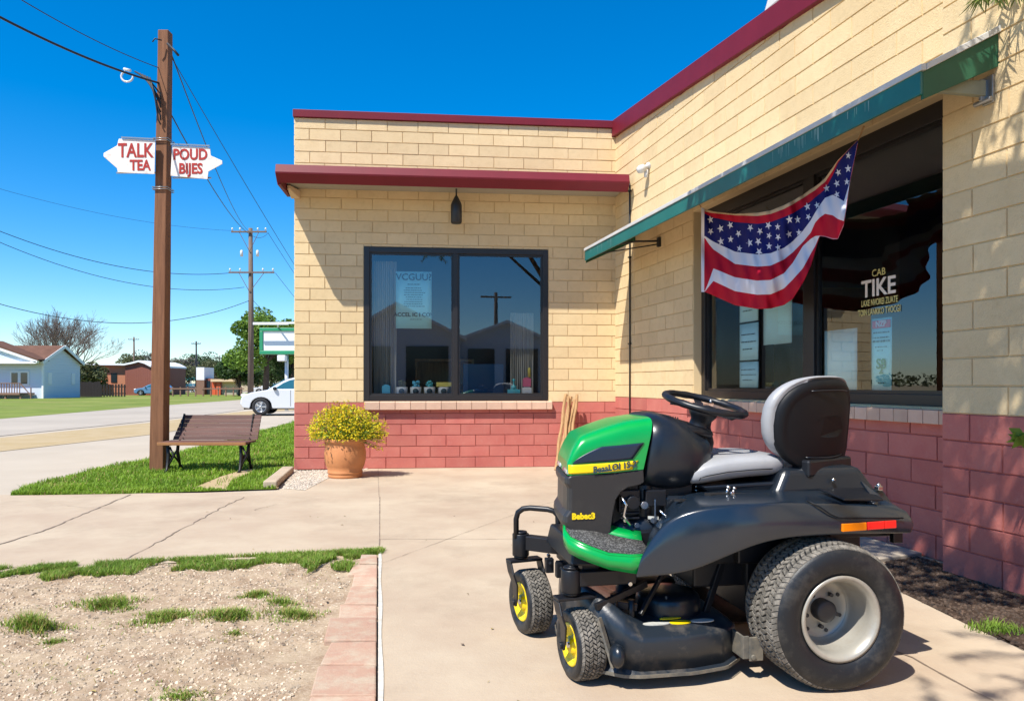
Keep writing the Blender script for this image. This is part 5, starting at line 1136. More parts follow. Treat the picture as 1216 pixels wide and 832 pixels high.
# ---- wheels
def tyre(c, ax, R, W, ri, prof_n, par, name='wheel', sh=.72, lug=(9,60), lh=.008, rimm='m_yellow', deep=.02, hub=.04, tread='m_tread', outer=1):
    c = V(c); ax = V(ax).normalized()
    pr = [(ri, -W*.40), (ri+.010, -W*.44), (ri+(R-ri)*.30, -W*.50), (ri+(R-ri)*.62, -W*.505), (R-(R-ri)*.20, -W*.475), (R-(R-ri)*.07, -W*.43), (R-.006, -W*.37), (R, -W*.22), (R, W*.22), (R-.006, W*.37), (R-(R-ri)*.07, W*.43), (R-(R-ri)*.20, W*.475), (ri+(R-ri)*.62, W*.505), (ri+(R-ri)*.30, W*.50), (ri+.010, W*.44), (ri, W*.40)]
    b = MB(); b.lathe(pr, c, ax, 64); 
    # shoulder line rings
    for f, s in ((.93,.452),):
        pass
    w_ = bd(b, name, ['m_rubber'], par)
    # lugs
    a = ax.cross(V((0,0,1))); a.normalize(); e = ax.cross(a); rows, n = lug; t_ = MB()
    for i in range(rows):
        f = -1+2*(i+.5)/rows; h = f*W*.455; ww = W*.455*2/rows
        rr = R-.006*abs(f)**4-(R-ri)*.09*max(0, abs(f)-.72)/.28
        for k in range(n):
            t0 = 2*PI*(k+(.5 if i%2 else 0))/n+ .02*math.sin(i*2.2); dt = 2*PI/n*.40
            def pt_(hh, tt, r_): return c+ax*hh+(a*math.cos(tt)+e*math.sin(tt))*r_
            sk = dt*.55*(1 if i%2 else -1); sl_ = 0
            if abs(f) > .8: dt *= 1.25; sl_ = -.010*abs(f)
            q = [(h-ww*.44, t0-dt-sk), (h+ww*.44, t0-dt+sk), (h+ww*.44, t0+dt+sk), (h-ww*.44, t0+dt-sk)]
            hh2 = [(h-ww*.36, t0-dt*.82-sk), (h+ww*.36, t0-dt*.82+sk), (h+ww*.36, t0+dt*.82+sk), (h-ww*.36, t0+dt*.82-sk)]
            def rr_(hh): g = abs(hh)/(W*.455); return R-.006*g**4-(R-ri)*.10*max(0, g-.72)/.28
            t_.add([pt_(x, y, rr_(x)-.006) for x, y in q]+[pt_(x, y, rr_(x)+lh) for x, y in hh2], [(4,5,6,7),(0,1,5,4),(1,2,6,5),(2,3,7,6),(3,0,4,7)], False)
    bd(t_, 'tread', tread, w_)
    # rim
    b = MB()
    if deep > .05:
        b.lathe([(ri+.004,W*.43),(ri+.006,W*.455),(ri-.006,W*.465),(ri-.014,W*.44),(ri-.022,W*.40),(ri-.030,W*.33),(ri-.026,W*.22),(ri-.034,W*.16),(ri-.036,-W*.02),(ri-.050,-W*.08),(ri-.062,-W*.10),(.085,-W*.10),(.07,-W*.07),(.0,-W*.07)], c, ax, 56)
        b.lathe([(ri+.004,-W*.43),(ri-.012,-W*.44),(ri-.034,-W*.3),(ri-.05,-.02)], c, ax, 40)
    else:
        b.lathe([(ri+.004,W*.42),(ri,W*.45),(ri-.012,W*.43),(ri-.02,W*.36),(ri-.03,W*.28),(.04,W*.30),(.035,W*.44),(0,W*.44)], c, ax, 40)
        b.lathe([(ri+.004,-W*.42),(ri,-W*.45),(ri-.012,-W*.43),(ri-.02,-W*.36),(ri-.03,-W*.28),(.04,-W*.30),(0,-W*.44)], c, ax, 40)
    r_ = bd(b, 'rim', rimm, w_)
    b = MB()
    if deep > .05:
        b.lathe([(.048,-W*.07),(.048,W*.09),(.04,W*.11),(.02,W*.115),(0,W*.11)], c, ax, 24)
        for k in range(5): t = 2*PI*k/5+.3; o = c+(a*math.cos(t)+e*math.sin(t))*.076-ax*W*.09; b.cyl(o, o+ax*(W*.04+.012), .009, 8)
        for k in range(7): t = 2*PI*k/7+.1; o = c+(a*math.cos(t)+e*math.sin(t))*.105-ax*(W*.10-.002); b.cyl(o, o+ax*.003, .0085, 10)
    else: b.cyl(c-ax*W*.5, c+ax*W*.5, .012, 12)
    bd(b, 'hub', 'm_hub' if deep > .05 else 'm_chrome', w_)
    return w_
tyre((1.092,-.115,.310), (0,-1,0), .308, .30, .178, 0, mw, lug=(9,74), lh=.007, rimm='m_rim', deep=.1)
tyre((1.092,.775,.310), (0,1,0), .308, .30, .178, 0, mw, lug=(9,74), lh=.007, rimm='m_rim', deep=.1)
# ---- casters
def caster(piv, cw, ang, R, W, steml, stemh, bend):
    """piv pivot (u,v); cw wheel centre (u,v); ang = direction of the axle in local frame"""
    ax = V((math.cos(ang), math.sin(ang), 0)); c = V((cw[0], cw[1], R+.003))
    w_ = tyre(c, ax, R, W, R*.60, 0, mw, lug=(7,44), lh=.005, tread='m_tread')
    b = MB(); p = V((piv[0], piv[1], 0))
    zt = R*2+.055
    # two arms of the fork
    for s in (1, -1):
        side = c+ax*s*(W*.5+.022)
        tp = V((c.x*.35+p.x*.65, c.y*.35+p.y*.65, zt))+ax*s*(W*.5+.018)
        fw = (p-V((c.x,c.y,0))); fw.z = 0
        fwn = ax.cross(V((0,0,1)))
        pts = [tp, tp+V((0,0,-.05))+fwn*(-.03)*bend, (tp+side)/2+fwn*(-.045)*bend, side+V((0,0,.03))-fwn*.012*bend, side+V((0,0,-.018))]
        secs = []
        for i, q in enumerate(pts):
            wv = [.036,.038,.032,.026,.018][i]
            secs.append([q+fwn*wv+ax*.005, q-fwn*wv+ax*.005, q-fwn*wv-ax*.005, q+fwn*wv-ax*.005])
        b.loft(secs, sm=False)
        b.cyl(side-ax*.006*s, side+ax*.016*s, .016, 8)
    q1 = V((c.x*.35+p.x*.65, c.y*.35+p.y*.65, zt)); fwn = ax.cross(V((0,0,1)))
    b.obox(q1-ax*(W*.5+.023)-fwn*.036, ax*(W+.046), fwn*.072, (0,0,.014)); b.cyl((p.x,p.y,zt), (p.x,p.y,stemh+.015), .016, 12)
    bd(b, 'fork', 'm_satin', mw, bevel=.003)
    b = MB(); b.cyl((p.x,p.y,steml), (p.x,p.y,stemh), .044, 24); b.cyl((p.x,p.y,stemh), (p.x,p.y,stemh+.012), .034, 24); b.cyl((p.x,p.y,steml-.012), (p.x,p.y,steml), .036, 24); bd(b, 'pivot_tube', 'm_satin', mw, bevel=.004)
AN = rad(180+8)
caster((.005,.09), (.055,.10), AN, .150, .135, .385, .487, 1)
caster((-.10,.73), (-.045,.74), AN+rad(4), .160, .135, .405, .52, 1)
b = MB()
b.bar((.035,.09,.445),(.30,.10,.445),.06,.066); b.bar((-.07,.72,.475),(.12,.56,.475),.06,.075); b.bar((.10,.10,.46),(.10,.60,.46),.08,.085); b.bar((.10,.15,.47),(.32,.15,.47),.05,.10); b.bar((.10,.52,.47),(.32,.52,.47),.05,.10)
b.bar((.05,.12,.55),(1.2,.12,.50),.04,.09); b.bar((.05,.54,.55),(1.2,.54,.50),.04,.09)
bd(b, 'frame', 'm_satin', mw, bevel=.005)
b = MB(); b.tube([(-.128,.71,.50),(-.128,.71,.60),(-.12,.70,.635),(-.095,.69,.655),(-.06,.68,.66),(.02,.62,.66),(.05,.61,.652),(.068,.60,.63),(.07,.60,.57),(.07,.60,.50)], .0145, 14); bd(b, 'bumper_hoop', 'm_satin', mw)
b = MB()   # small fittings at the front
for (u, v, z) in ((.0,.50,.42),(.05,.47,.41),(.10,.30,.41),(.03,.40,.42)): b = MB(); b.box(u-.02,u+.02,v-.02,v+.02,z-.05,z+.02); b.cyl((u,v-.04,z),(u,v-.02,z),.008,8); bd(b, 'front_fitting', 'm_satin', mw, bevel=.003)
b = MB()
for i, (u, v, z) in enumerate(((.03,.52,.50),(.07,.53,.44),(.0,.56,.45),(.12,.5,.52),(.25,.06,.43))): b = MB(); b.cyl((u,v-.055,z),(u,v-.04,z),.009,8); bd(b, 'bolt', 'm_chrome', mw)
# ---- hood: green shell
HT = [(-.036,.955),(-.02,.992),(.0,1.030),(.036,1.070),(.12,1.095),(.375,1.160),(.42,1.170)]
HWt = [(-.036,.222),(-.02,.230),(.03,.235),(.12,.238),(.42,.24)]
HB = [(-.05,.897),(.0,.897),(.20,.905),(.42,.925)]
def shr(u, v): return u+(v-.10)*.14*clamp((.35-u)/.35, 0, 1)+max(0, .20-u)*.12
def hside(u, z):
    H = lerp(HT, u)-lerp(HB, u); t = clamp((z-lerp(HB, u))/H, 0, .97); return VC-lerp(HWt, u)*(1-t**6.5)**(1/6.5)
b = MB(); secs = []
us = [-.036,-.028,-.018,-.005,.012,.036,.06,.10,.16,.22,.28,.34]
for u in us:
    hw, zb_ = lerp(HWt, u), lerp(HB, u); H = lerp(HT, u)-zb_; sec = []
    for i in range(33):
        a = PI*i/32; c, s = math.cos(a), math.sin(a); x = hw*math.copysign(abs(c)**(2/6.5), c); z = H*abs(s)**(2/6.5)
        uu = shr(u, VC-x)
        if u >= .34: uu = u+.055*(z/H)       # rear edge leans back towards the top
        sec.append((uu, VC-x*1.0, zb_+z))
    secs.append(sec)
b.loft(secs, closed=False, caps=False); c0 = secs[0]; o = len(b.v)
b.add(c0, [list(range(len(c0)))], True)
hd = bd(b, 'hood', 'm_green', mw, fix=True)
def sideplate(pts, off, m, name, par, nu=14, slant=.75):
    """thin plate following the near side of the hood: pts = (u, zlow, zhigh)"""
    b = MB(); g = []
    for i_, (u, zl_, zh) in enumerate(pts):
        col = []
        for k in range(7):
            z = zl_+(zh-zl_)*k/6; uz = u+slant*(i_/(len(pts)-1))**2*(z-zl_); col.append((shr(uz, hside(uz, z)), hside(uz, z)-off, z))
        g.append(col)
    b.loft(g, closed=False, caps=False, sm=True); return bd(b, name, m, par, fix=False, solid=.003)
for sgn in (1,):
    sideplate([(u, lerp(HB,u)+.006, lerp(HB,u)+.046) for u in [-.032+.318*i/14 for i in range(15)]], .0022, 'm_yellow', 'side_stripe', hd)
    ins = []
    for i in range(18):
        t = i/17; u = -.012+.300*t; lo = lerp(HB,u)+.052; hi = lo+.001+.064*min(1, t*2.2)**.75+.008*t
        ins.append((u+.0, lo, hi))
    sideplate(ins, .0026, 'm_navy', 'side_vent_panel', hd)
# lettering on the stripe
q = V((.205, hside(.2,.93)-.008, .919)); txd = (V((.29, hside(.29,.94), .947))-V((.12, hside(.12,.93), .926))).normalized()
text('stripe_lettering', "BeaaLOI 1S-2", .040, q, txd, V((0,0,1)), 'ink', hd, local=True, bold=.0012, ext=.0008, sx=.92)
# lower cowl
LC = [(-.045,.893),(.0,.897),(.2,.901),(.342,.917),(.345,.86),(.325,.848),(.27,.838),(.235,.818),(.213,.785),(.200,.73),(.192,.68),(.185,.63),(.10,.628),(.0,.640),(-.055,.66),(-.070,.69),(-.066,.715),(-.046,.74),(-.044,.84),(-.058,.86),(-.056,.885)]
b = MB(); secs = []
for (v, fr_) in ((.092,.030),(.099,.018),(.12,.008),(.22,.0),(.33,.0),(.44,.0),(.54,.008),(.561,.018),(.568,.030)):
    sec = []
    for (u, z) in LC:
        k = clamp((.12-u)/.17, 0, 1); vv = v; sec.append((shr(u+fr_*k, vv), vv, z))
    secs.append(sec)
b.loft(secs, sm=False); bd(b, 'lower_cowl', 'm_cowl', mw, bevel=.008, bseg=3, ang=28)
b = MB(); b.add([], []); 
for sgn in (1,-1):
    b = MB(); g = []
    for x_ in (.05,.12,.18,.215,.226):
        v = VC-sgn*x_; g.append([(shr(-.036+(z-.90)*.42+(.010 if x_ > .22 else 0), v)-.004, v, z) for z in (.902,.925,.950,.968)])
    b.loft(g, closed=False, caps=False); bd(b, 'headlight', 'm_lens', mw, solid=.006)
text('badge', 'Bebec3', .036, (.062,.089,.705), (1,0,.0), (0,0,1), 'm_yellow', mw, local=True, bold=.002, ext=.001)
# ---- engine under the hood
b = MB(); b.box(.22,.40,.17,.50,.66,.88); b.box(.24,.34,.13,.17,.72,.82); b.cyl((.30,.105,.765),(.30,.18,.765),.032,16); b.cyl((.38,.20,.62),(.38,.20,.84),.05,16); b.box(.40,.60,.15,.52,.64,.84); b.box(.36,.46,.115,.15,.745,.82)
for i in range(5): b.box(.245,.335,.118,.13,.69+.022*i,.70+.022*i)
bd(b, 'engine', 'm_satin', mw, bevel=.006)
b = MB(); b.cyl((.35,.10,.755),(.35,.13,.755),.017,12); b.cyl((.26,.10,.69),(.26,.12,.69),.010,8); b.tube([(.24,.11,.80),(.26,.09,.76),(.25,.10,.71),(.28,.09,.67)],.007,8); b.tube([(.42,.10,.73),(.45,.09,.70),(.44,.10,.665)],.006,8); b.cyl((.315,.105,.665),(.315,.12,.665),.012,8); b.box(.395,.402,.10,.11,.67,.78); b.cyl((.39,.10,.685),(.39,.12,.685),.012,8)
bd(b, 'engine_hardware', 'm_chrome', mw)
b = MB(); secs = []
for (u, hw, zt_) in ((.17,.12,.65),(.20,.17,.69),(.27,.20,.720),(.38,.215,.73),(.50,.22,.735),(.62,.22,.74),(.66,.20,.73)):
    secs.append([(u, VC+x, .60+max(0,z)*(zt_-.60)) for x, z in superc(hw,1,2.8,20,True)])
b.loft(secs, closed=False, caps=False); bd(b, 'tunnel_cover', 'm_plastic', mw)
b = MB()
for (u, l) in ((.37,.05),(.44,.035)): b = MB(); b.add([(u,VC-.217,.690),(u+l,VC-.219,.686),(u+l,VC-.217,.700),(u,VC-.215,.704)], [(0,1,2,3)]); bd(b, 'warning_decal', 'm_decal', mw, solid=.002, fix=False)
# ---- dash body
b = MB(); secs = []
for (u, zb_, zt_, hw) in ((.345,.83,1.160,.232),(.352,.815,1.167,.240),(.40,.80,1.170,.246),(.47,.790,1.155,.25),(.54,.795,1.13,.248),(.60,.81,1.105,.238),(.65,.835,1.08,.215),(.69,.87,1.058,.18),(.715,.91,1.04,.13),(.722,.95,1.02,.07)):
    m_ = (zb_+zt_)/2; h_ = (zt_-zb_)/2; secs.append([(u+.055*clamp((z+h_)/(2*h_),0,1)*(1 if u < .5 else max(0,(.62-u)/.12) if u < .62 else 0), VC+x, m_+z) for x, z in superc(hw, h_, 2.9, 36)])
b.loft(secs); bd(b, 'dash_body', 'm_plastic', mw)
# dash panel with vents, collar and column
cU = V((.70,VC,1.03)); axw = V((-.19,0,1)).normalized(); axw = V((.17,-.20,.96)).normalized()
b = MB(); b.lathe([(0,.0),(.155,.0),(.165,.012),(.155,.026),(.12,.034),(0,.036)], (.60,VC-.02,1.088), V((.24,-.12,1)), 40); bd(b, 'dash_panel', 'm_satin', mw)
b = MB(); 
for i in range(6): b.bar((.49+.012*i,VC-.13,1.135-.002*i),(.53+.012*i,VC-.03,1.146-.002*i),.006,.012)
bd(b, 'dash_vents', 'm_satin', mw, bevel=.002)
b = MB(); b.lathe([(.088,-.06),(.085,-.02),(.066,.02),(.052,.05),(.05,.075),(.066,.10),(.072,.13),(.06,.145),(0,.145)], (.705,VC,1.055), axw, 28); bd(b, 'steering_column', 'm_satin', mw)
# steering wheel: ring, spokes, hub
b = MB(); wc = V((.742,VC,1.203)); ax = axw; a = ax.cross(V((0,1,0))).normalized(); e = ax.cross(a); n = 64
RW_ = .192; pr = []; rings = []
for k in range(n):
    t = 2*PI*k/n; d = a*math.cos(t)+e*math.sin(t); ring = []
    rr = .0185+.0016*(math.sin(t*12) > .3)
    for j_ in range(12): u_ = 2*PI*j_/12; ring.append(wc+d*(RW_+rr*math.cos(u_))+ax*(rr*.9*math.sin(u_)))
    rings.append(ring)
b.loft(rings+[rings[0]], caps=False); st_ = bd(b, 'steering_wheel', 'm_satin', mw)
b = MB(); b.lathe([(0,-.03),(.05,-.03),(.058,-.015),(.05,.002),(.02,.008),(0,.008)], wc-ax*.012, ax, 24)
for t in (.2,PI/2+.5,PI+.0,-PI/2-.2):
    d = a*math.cos(t)+e*math.sin(t); s_ = ax.cross(d); b.loft([[wc+d*r_+s_*w1-ax*(.024-.1*(r_/RW_)*.1)-ax*.006, wc+d*r_-s_*w1-ax*.03, wc+d*r_-s_*w1-ax*.012, wc+d*r_+s_*w1-ax*.012] for r_, w1 in ((.03,.03),(.10,.02),(.185,.016))], sm=False)
bd(b, 'spokes', 'm_satin', st_, bevel=.003)
b = MB(); b.box(wc.x-.035,wc.x+.02,VC-.06,VC-.045,1.20,1.208); b.cyl((.76,VC-.03,1.205),(.76,VC-.03,1.225),.006,8); bd(b, 'wheel_plate', 'm_chrome', st_)
# ---- foot platform
PP = [(-.018,.13),(-.030,.075),(-.022,.02),(.01,-.022),(.06,-.048),(.13,-.062),(.22,-.07),(.315,-.072)]
def ptop(u, v): return lerp([(-.03,.642),(.0,.625),(.05,.603),(.10,.585),(.16,.570),(.32,.566)], u)+(v-lerp([(-.03,.05),(0,-.01),(.06,-.05),(.32,-.072)], u))*lerp([(.08,.40),(.32,.30)], u)
b = MB(); top = [(u, v, ptop(u,v)) for u, v in PP]; hgt = [.050,.056,.060,.060,.060,.060,.068,.084]
bot = [(u*1.0+.004, v+.006, z-h) for (u, v, z), h in zip(top, hgt)]
mid = [(u-.001, v-.001, z-h*.5) for (u, v, z), h in zip(top, hgt)]
ins_ = [(u+.010*(1 if u < .05 else .3), v+.012, z+.006) for (u, v, z) in top]
b.loft([bot, mid, top], closed=False, caps=False); b.loft([top, ins_], closed=False, caps=False); pf = bd(b, 'foot_platform', 'm_green', mw, solid=.008)
inner = [(.10,.165),(.10,.15),(.11,.135),(.13,.12),(.165,.10),(.21,.075),(.26,.055),(.315,.04)]
b = MB(); b.loft([[(p[0]+.001,p[1]+.001,p[2]-.001) for p in ins_], [(u, v, ptop(u,v)+.008) for u, v in inner]], closed=False, caps=False); bd(b, 'foot_mat', 'm_mat', pf, solid=.006)
inn2 = [(.15,.20),(.15,.185),(.16,.17),(.18,.158),(.205,.145),(.24,.125),(.28,.108),(.33,.10)]
b = MB(); b.loft([[(u, v, ptop(u,v)+.009) for u, v in inner], [(u, v, ptop(u,v)+.02) for u, v in inn2]], closed=False, caps=False); bd(b, 'green_step', 'm_green', pf, solid=.006)
b = MB(); b.hexa([(0,.08,.50),(.6,.0,.49),(.6,.66,.49),(0,.58,.50),(.02,.10,.60),(.6,.02,.56),(.6,.64,.56),(.02,.56,.60)]); b.box(.10,.66,.10,.56,.55,.64); bd(b, 'under_frame', 'm_satin', mw, bevel=.01)
# ---- fender body
Ls = [(.245,.478,-.072),(.30,.486,-.085),(.364,.490,-.105),(.46,.512,-.14),(.549,.551,-.165),(.645,.592,-.18),(.738,.628,-.19),(.85,.650,-.195),(.97,.657,-.195),(1.167,.655,-.19),(1.36,.650,-.18),(1.50,.640,-.15)]
Ms = [(.262,.555,-.078),(.315,.60,-.095),(.385,.64,-.12),(.47,.665,-.155),(.56,.69,-.18),(.65,.705,-.195),(.74,.715,-.205),(.85,.720,-.207),(.97,.720,-.205),(1.167,.712,-.20),(1.38,.705,-.185),(1.52,.68,-.155)]
Ss = [(.285,.585,-.066),(.345,.68,-.08),(.41,.738,-.11),(.50,.770,-.14),(.59,.783,-.16),(.67,.79,-.17),(.76,.793,-.175),(.86,.793,-.175),(.98,.788,-.17),(1.16,.775,-.165),(1.37,.765,-.15),(1.50,.73,-.125)]
Ts = [(.315,.615,-.03),(.40,.715,-.02),(.47,.775,-.01),(.54,.797,-.01),(.62,.806,-.01),(.70,.811,-.01),(.78,.813,-.01),(.87,.813,-.01),(1.0,.812,-.01),(1.17,.81,-.01),(1.36,.80,-.01),(1.47,.775,-.01)]
Is = [(.36,.62,.10),(.44,.715,.10),(.50,.775,.12),(.56,.797,.13),(.63,.804,.13),(.70,.808,.13),(.78,.81,.13),(.87,.81,.13),(1.0,.81,.13),(1.17,.808,.13),(1.36,.80,.13),(1.47,.775,.13)]
for sgn in (1,-1):
    b = MB(); f = lambda t: [(u, (v if sgn == 1 else .66-v), z) for (u, z, v) in t]
    low = [(u+.006,v+(.012 if sgn == 1 else -.012),z+.004) for (u, v, z) in f(Ls)]
    mixr = lambda A, B, t: [tuple(a_+(b_-a_)*t for a_, b_ in zip(p_, q_)) for p_, q_ in zip(A, B)]
    b.loft([low, f(Ls), mixr(f(Ls), f(Ms), .12), f(Ms), mixr(f(Ms), f(Ss), .80), f(Ss), mixr(f(Ss), f(Ts), .12), f(Ts), f(Is)], closed=False, caps=False)
    o = bd(b, 'fender', 'm_fender', mw, solid=.006); o.modifiers['solid'].offset = 0; q = o.modifiers.new('sub', 'SUBSURF'); q.levels = 2; q.render_levels = 2
b = MB(); b.tube([(.985,-.165,.800),(1.03,-.190,.775),(1.07,-.201,.745),(1.11,-.203,.728),(1.25,-.197,.722),(1.44,-.175,.712)], .0035, 6); bd(b, 'panel_seam', 'm_shell', mw)
# openings / lever slots on the near fender
b = MB(); 
def slot(u0, u1, v0, v1, z): b.prism([(u0+.02,v0),(u1-.015,v0),(u1,(v0+v1)/2),(u1-.02,v1),(u0+.012,v1),(u0,(v0+v1)/2)], lambda p, e: (p[0], p[1], z+(.004 if e else -.004)))
slot(.60,.84,.0,.045,.809); bd(b, 'lever_slot', 'iron', mw); b = MB(); slot(.46,.52,.01,.045,.785)
bd(b, 'lever_slot', 'iron', mw)
b = MB(); b.tube([(.70,.02,.80),(.71,.015,.835)],.006,8); b.ball((.71,.015,.838),.011,seg=8); b.tube([(.735,.02,.80),(.74,.02,.828)],.005,8); b.ball((.742,.02,.832),.010,seg=8); b.cyl((.725,.0,.812),(.725,.04,.812),.008,8); bd(b, 'levers', 'm_chrome', mw)
# seat springs
b = MB()
for (u0, v0) in ((.64,.20),(.60,.24),(.68,.30)):
    b = MB(); b.tube([(u0+.018*math.cos(k*.8), v0+.018*math.sin(k*.8), .775+.0022*k) for k in range(30)], .0035, 6); bd(b, 'seat_spring', 'm_chrome', mw)
# rear deck
b = MB(); b.hexa([(.84,-.02,.66),(1.55,.02,.655),(1.55,.64,.655),(.84,.68,.66),(.84,.0,.806),(1.42,.03,.803),(1.42,.63,.803),(.84,.66,.806)]); b.box(.45,.85,.12,.54,.60,.79); bd(b, 'rear_body', 'm_plastic', mw, bevel=.015, bseg=3)
b = MB(); b.hexa([(1.36,-.10,.655),(1.605,-.04,.618),(1.605,.70,.618),(1.36,.76,.655),(1.36,-.06,.80),(1.47,.0,.812),(1.47,.66,.812),(1.36,.72,.80)]); bd(b, 'tail_panel', 'm_plastic', mw, bevel=.012, bseg=3)
b = MB(); b.box(1.20,1.56,.0,.66,.595,.64); b.box(1.48,1.53,-.06,-.03,.575,.64); bd(b, 'rear_plate', 'm_satin', mw, bevel=.005)
# recess on the side behind the seat + latch
b = MB(); b.add([(1.16,-.165,.798),(1.36,-.155,.789),(1.38,-.02,.822),(1.13,-.02,.826)], [(0,1,2,3)]); bd(b, 'storage_lid', 'm_satin', mw, solid=.01, bevel=.004)
b = MB(); b.add([(1.335,-.10,.80),(1.375,-.11,.795),(1.335,-.03,.855)], [(0,1,2)]); bd(b, 'latch_fin', 'm_fender', mw, solid=.012)
b = MB(); b.box(1.425,1.45,-.03,.0,.812,.832); b.ball((1.437,-.015,.834),.012,seg=8); bd(b, 'hitch_pin', 'm_chrome', mw, bevel=.003)
# reflectors
def refl(u0, u1, m, nm, par):
    f = lambda u: -.208+.055*(u-1.127)
    b = MB(); b.hexa([(u0,f(u0)+.0,.668+.02*(u0-1.12)),(u1,f(u1)+.0,.668+.02*(u1-1.12)),(u1,f(u1)+.03,.668),(u0,f(u0)+.03,.668),(u0,f(u0)+.002,.702+.02*(u0-1.12)),(u1,f(u1)+.002,.702+.02*(u1-1.12)),(u1,f(u1)+.03,.702),(u0,f(u0)+.03,.702)]); return bd(b, nm, m, par, bevel=.003)
refl(1.125,1.245,'m_orange','side_reflector',mw); refl(1.250,1.335,'m_red','side_reflector',mw); refl(1.338,1.395,'m_red','side_reflector',mw)
# ---- seat
b = MB(); b.hexa([(.93,.02,.785),(1.485,.03,.785),(1.485,.63,.785),(.93,.64,.785),(1.01,.055,.915),(1.40,.065,.915),(1.40,.60,.915),(1.01,.61,.915)])
bd(b, 'seat_base', 'm_plastic', mw, bevel=.035, bseg=5)
b = MB(); b.lathe([(0,.0),(.009,.0),(.009,.012),(0,.014)], (1.235,.032,.858), (0,-1,0), 10); bd(b, 'base_bolt', 'm_chrome', mw)
b = MB(); b.hexa([(.66,.10,.80),(1.0,.08,.80),(1.0,.58,.80),(.66,.56,.80),(.62,.085,.835),(1.0,.07,.85),(1.0,.59,.85),(.62,.575,.835)]); bd(b, 'seat_pan', 'm_plastic', mw, bevel=.012, bseg=3)
b = MB(); secs = []
for (u, hw, z0, z1) in ((.555,.17,.862,.885),(.562,.205,.845,.905),(.585,.235,.832,.930),(.64,.25,.832,.958),(.74,.255,.845,.978),(.86,.255,.858,.985),(.96,.25,.862,.985),(1.02,.235,.868,.975),(1.04,.21,.88,.96)):
    sec = []
    for x, z in superc(hw, .5, 3.2, 40):
        t = z+.5; dip = .018*math.cos(clamp(x/hw,-1,1)*PI/2)*(1 if t > .5 else 0)*(1 if .6 < u < 1 else .3)
        sec.append((u, VC+x, z0+(z1-z0)*t-dip))
    secs.append(sec)
b.loft(secs); se_ = bd(b, 'seat_cushion', 'm_seat', mw)
b = MB(); b.tube([(.60+.001*i, VC-.252, .862+.0016*i) for i in range(0,10)]+[(.64,VC-.256,.884),(.74,VC-.2585,.900),(.86,VC-.2585,.908),(.96,VC-.254,.910)], .0025, 6); bd(b, 'piping', 'm_satin', se_)
# backrest: a swivelled bucket back, gray cushion in front and a black shell behind
BY = rad(-64); bc = V((1.25, .15, 0))
tx = V((-math.sin(BY), math.cos(BY), 0)); nx = V((math.cos(BY), math.sin(BY), 0))      # tx across the back, nx out of its rear face
def outline(wd, z0, z1, k=48, n=3.2, pinch=.0):
    out = []
    for i in range(k):
        a = 2*PI*i/k; c, s = math.cos(a), math.sin(a); x = math.copysign(abs(c)**(2/n), c); z = math.copysign(abs(s)**(2/n), s)
        w_ = wd*(1-.12*max(0,z)**2-pinch*max(0,-z)**1.5); out.append((x*w_, (z0+z1)/2+z*(z1-z0)/2))
    return out
def bsec(wd, z0, z1, depth, curve=.07, pinch=.1, lean=.10):
    s = []
    for (x, z) in outline(wd, z0, z1, pinch=pinch):
        s.append(bc+tx*x+nx*(depth-curve*(x/.28)**2*1.0+lean*(z-.95)*.9)+V((0,0,z)))
    return s
b = MB(); b.loft([bsec(.16,1.03,1.22,-.065), bsec(.24,.98,1.285,-.065), bsec(.292,.945,1.318,-.054), bsec(.320,.93,1.336,-.03), bsec(.323,.925,1.340,.0), bsec(.312,.93,1.334,.018)])
bk = bd(b, 'seat_back', 'm_seat', mw)
b = MB(); b.loft([bsec(.304,.90,1.324,.012), bsec(.302,.90,1.318,.026), bsec(.290,.895,1.306,.036), bsec(.276,.90,1.292,.040), bsec(.262,.93,1.276,.034), bsec(.248,.95,1.26,.036), bsec(.12,1.05,1.15,.044)]); bd(b, 'back_shell', 'm_shell', bk)
b = MB()
for z in (1.272,.955): b = MB(); b.tube([bc+tx*x+nx*(.046-.10*(x/.28)**2+.09*(z-.95))+V((0,0,z-.02*(x/.2)**2*(1 if z > 1.1 else -1)*.4)) for x in [-.15+.03*i for i in range(11)]], .0032, 6); bd(b, 'shell_ridge', 'm_plastic', bk)
b = MB(); b.loft([[bc+tx*x+nx*(.0+.05*y_)+V((0,0,z)) for x, y_ in ((-.17,1),(.19,1),(.19,-.9),(-.17,-.9))] for z in (.87,.95)], sm=False); bd(b, 'back_bracket', 'm_satin', mw, bevel=.012)
# ---- cutting deck
DP = [(.055,.14),(.10,.03),(.20,-.055),(.27,-.075),(.50,-.075),(.66,-.04),(.765,.05),(.78,.15),(.78,.51),(.70,.66),(.50,.74),(.25,.74),(.08,.64),(.055,.50)]
def chk(p): return [q for i in range(len(p)) for q in ((p[i][0]*.92+p[(i+1)%len(p)][0]*.08, p[i][1]*.92+p[(i+1)%len(p)][1]*.08), (p[i][0]*.08+p[(i+1)%len(p)][0]*.92, p[i][1]*.08+p[(i+1)%len(p)][1]*.92))]
DP = chk(DP)
def dring(k, z, nose=0): 
    return [(.41+(u-.41)*k, VC+(v-VC)*k, z+nose*1.15*clamp((.27-u)/.19, 0, 1)) for u, v in DP]
b = MB(); b.loft([dring(1.035,.060), dring(1.035,.070)]); b.loft([dring(1.035,.070), dring(1.002,.078,.02)], caps=False); b.loft([dring(1.002,.078,.02), dring(.998,.196,.06), dring(.992,.208,.08), dring(.978,.216,.10), dring(.95,.222,.12), dring(.90,.236,.13), dring(.86,.246,.12), dring(.80,.251,.09), dring(.3,.256,.02)]); 
dk = bd(b, 'cutting_deck', 'm_deck', mw)
b = MB(); rr_ = [dring(1.04,.056), dring(1.05,.056), dring(1.05,.070), dring(1.04,.070)]
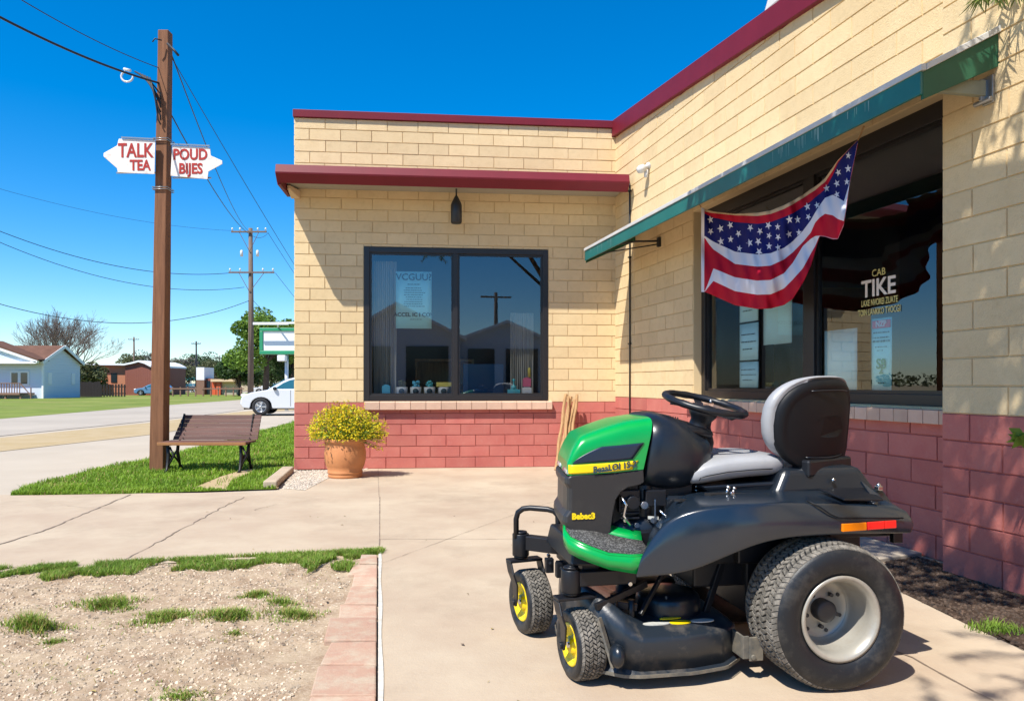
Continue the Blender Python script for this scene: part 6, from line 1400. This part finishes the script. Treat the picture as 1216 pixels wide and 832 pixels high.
b.loft([list(c) for c in zip(*rr_)]+[[r_[0] for r_ in rr_]], caps=False, sm=False); bd(b, 'deck_lip', 'm_edge', dk)
b = MB(); b.lathe([(.150,.25),(.150,.30),(.143,.325),(.12,.340),(.06,.345),(0,.345)], (.50,.205,0), seg=40); b.lathe([(.150,.25),(.150,.30),(.142,.322),(.12,.334),(0,.338)], (.50,.50,0), seg=36)

bd(b, 'belt_cover', 'm_plastic', dk, bevel=.008)
for k_i, (p0, p1, w1, h1) in enumerate((((.10,.03,.33),(.36,.11,.40),.022,.03),((.30,.02,.29),(.45,.10,.47),.018,.018),((.16,.10,.33),(.30,.06,.31),.03,.03),((.65,.12,.25),(.75,.14,.5),.02,.03))):
    b = MB(); b.bar(p0, p1, w1, h1); bd(b, 'lift_link', 'm_satin', dk, bevel=.003)
for p0, p1, r1 in (((.20,.08,.24),(.20,.08,.37),.018),((.27,.05,.23),(.27,.05,.35),.014)): b = MB(); b.cyl(p0, p1, r1, 10); bd(b, 'hanger_pin', 'm_satin', dk)
b = MB(); b.bar((.10,-.02,.30),(.15,-.07,.10),.03,.012); b.bar((.08,.02,.28),(.10,-.03,.12),.03,.012); bd(b, 'baffle', 'm_edge', dk, bevel=.003)
b = MB()
def oval(cu, cv, ru, rv, z, t0=0): z += .004; b.prism([(cu+ru*math.cos(2*PI*i/20), cv+rv*math.sin(2*PI*i/20)) for i in range(20)], lambda p, e: (p[0], p[1], z+(.002 if e else -.002)))
oval(.585,.012,.055,.022,.247); bd(b, 'white_decal', 'm_decal', dk)
b = MB(); oval(.37,.010,.065,.020,.246); bd(b, 'white_decal', 'm_decal', dk)
b = MB(); oval(.48,.008,.050,.024,.247); bd(b, 'yellow_decal', 'm_yellow', dk); b = MB(); oval(.45,.048,.05,.012,.2535); bd(b, 'yellow_decal', 'm_yellow', dk)
b = MB(); b.box(.735,.765,-.075,-.065,.10,.20); b.box(.765,.83,-.078,-.068,.09,.195); b.box(.822,.832,-.068,-.02,.09,.185); b.box(.735,.745,-.065,.03,.10,.2); b.cyl((.78,-.09,.11),(.78,-.078,.11),.012,8); bd(b, 'rear_bracket', 'm_edge', dk, bevel=.003)
b = MB(); b.ball((.165,-.07,.150),.050,.7,1,1,20); bd(b, 'scalp_roller', 'm_plastic', dk)
# transmission, axle, belly
b = MB(); b.box(.84,1.22,.10,.56,.24,.60); b.cyl((1.075,.02,.30),(1.075,.64,.30),.05,16); b.box(.60,.9,.14,.52,.36,.56); b.box(.78,1.40,.06,.60,.48,.64); bd(b, 'transaxle', 'm_satin', mw, bevel=.01)
b = MB(); b.box(.66,.73,.02,.10,.555,.60); bd(b, 'fuel_cap', 'm_yellow', mw, bevel=.006)
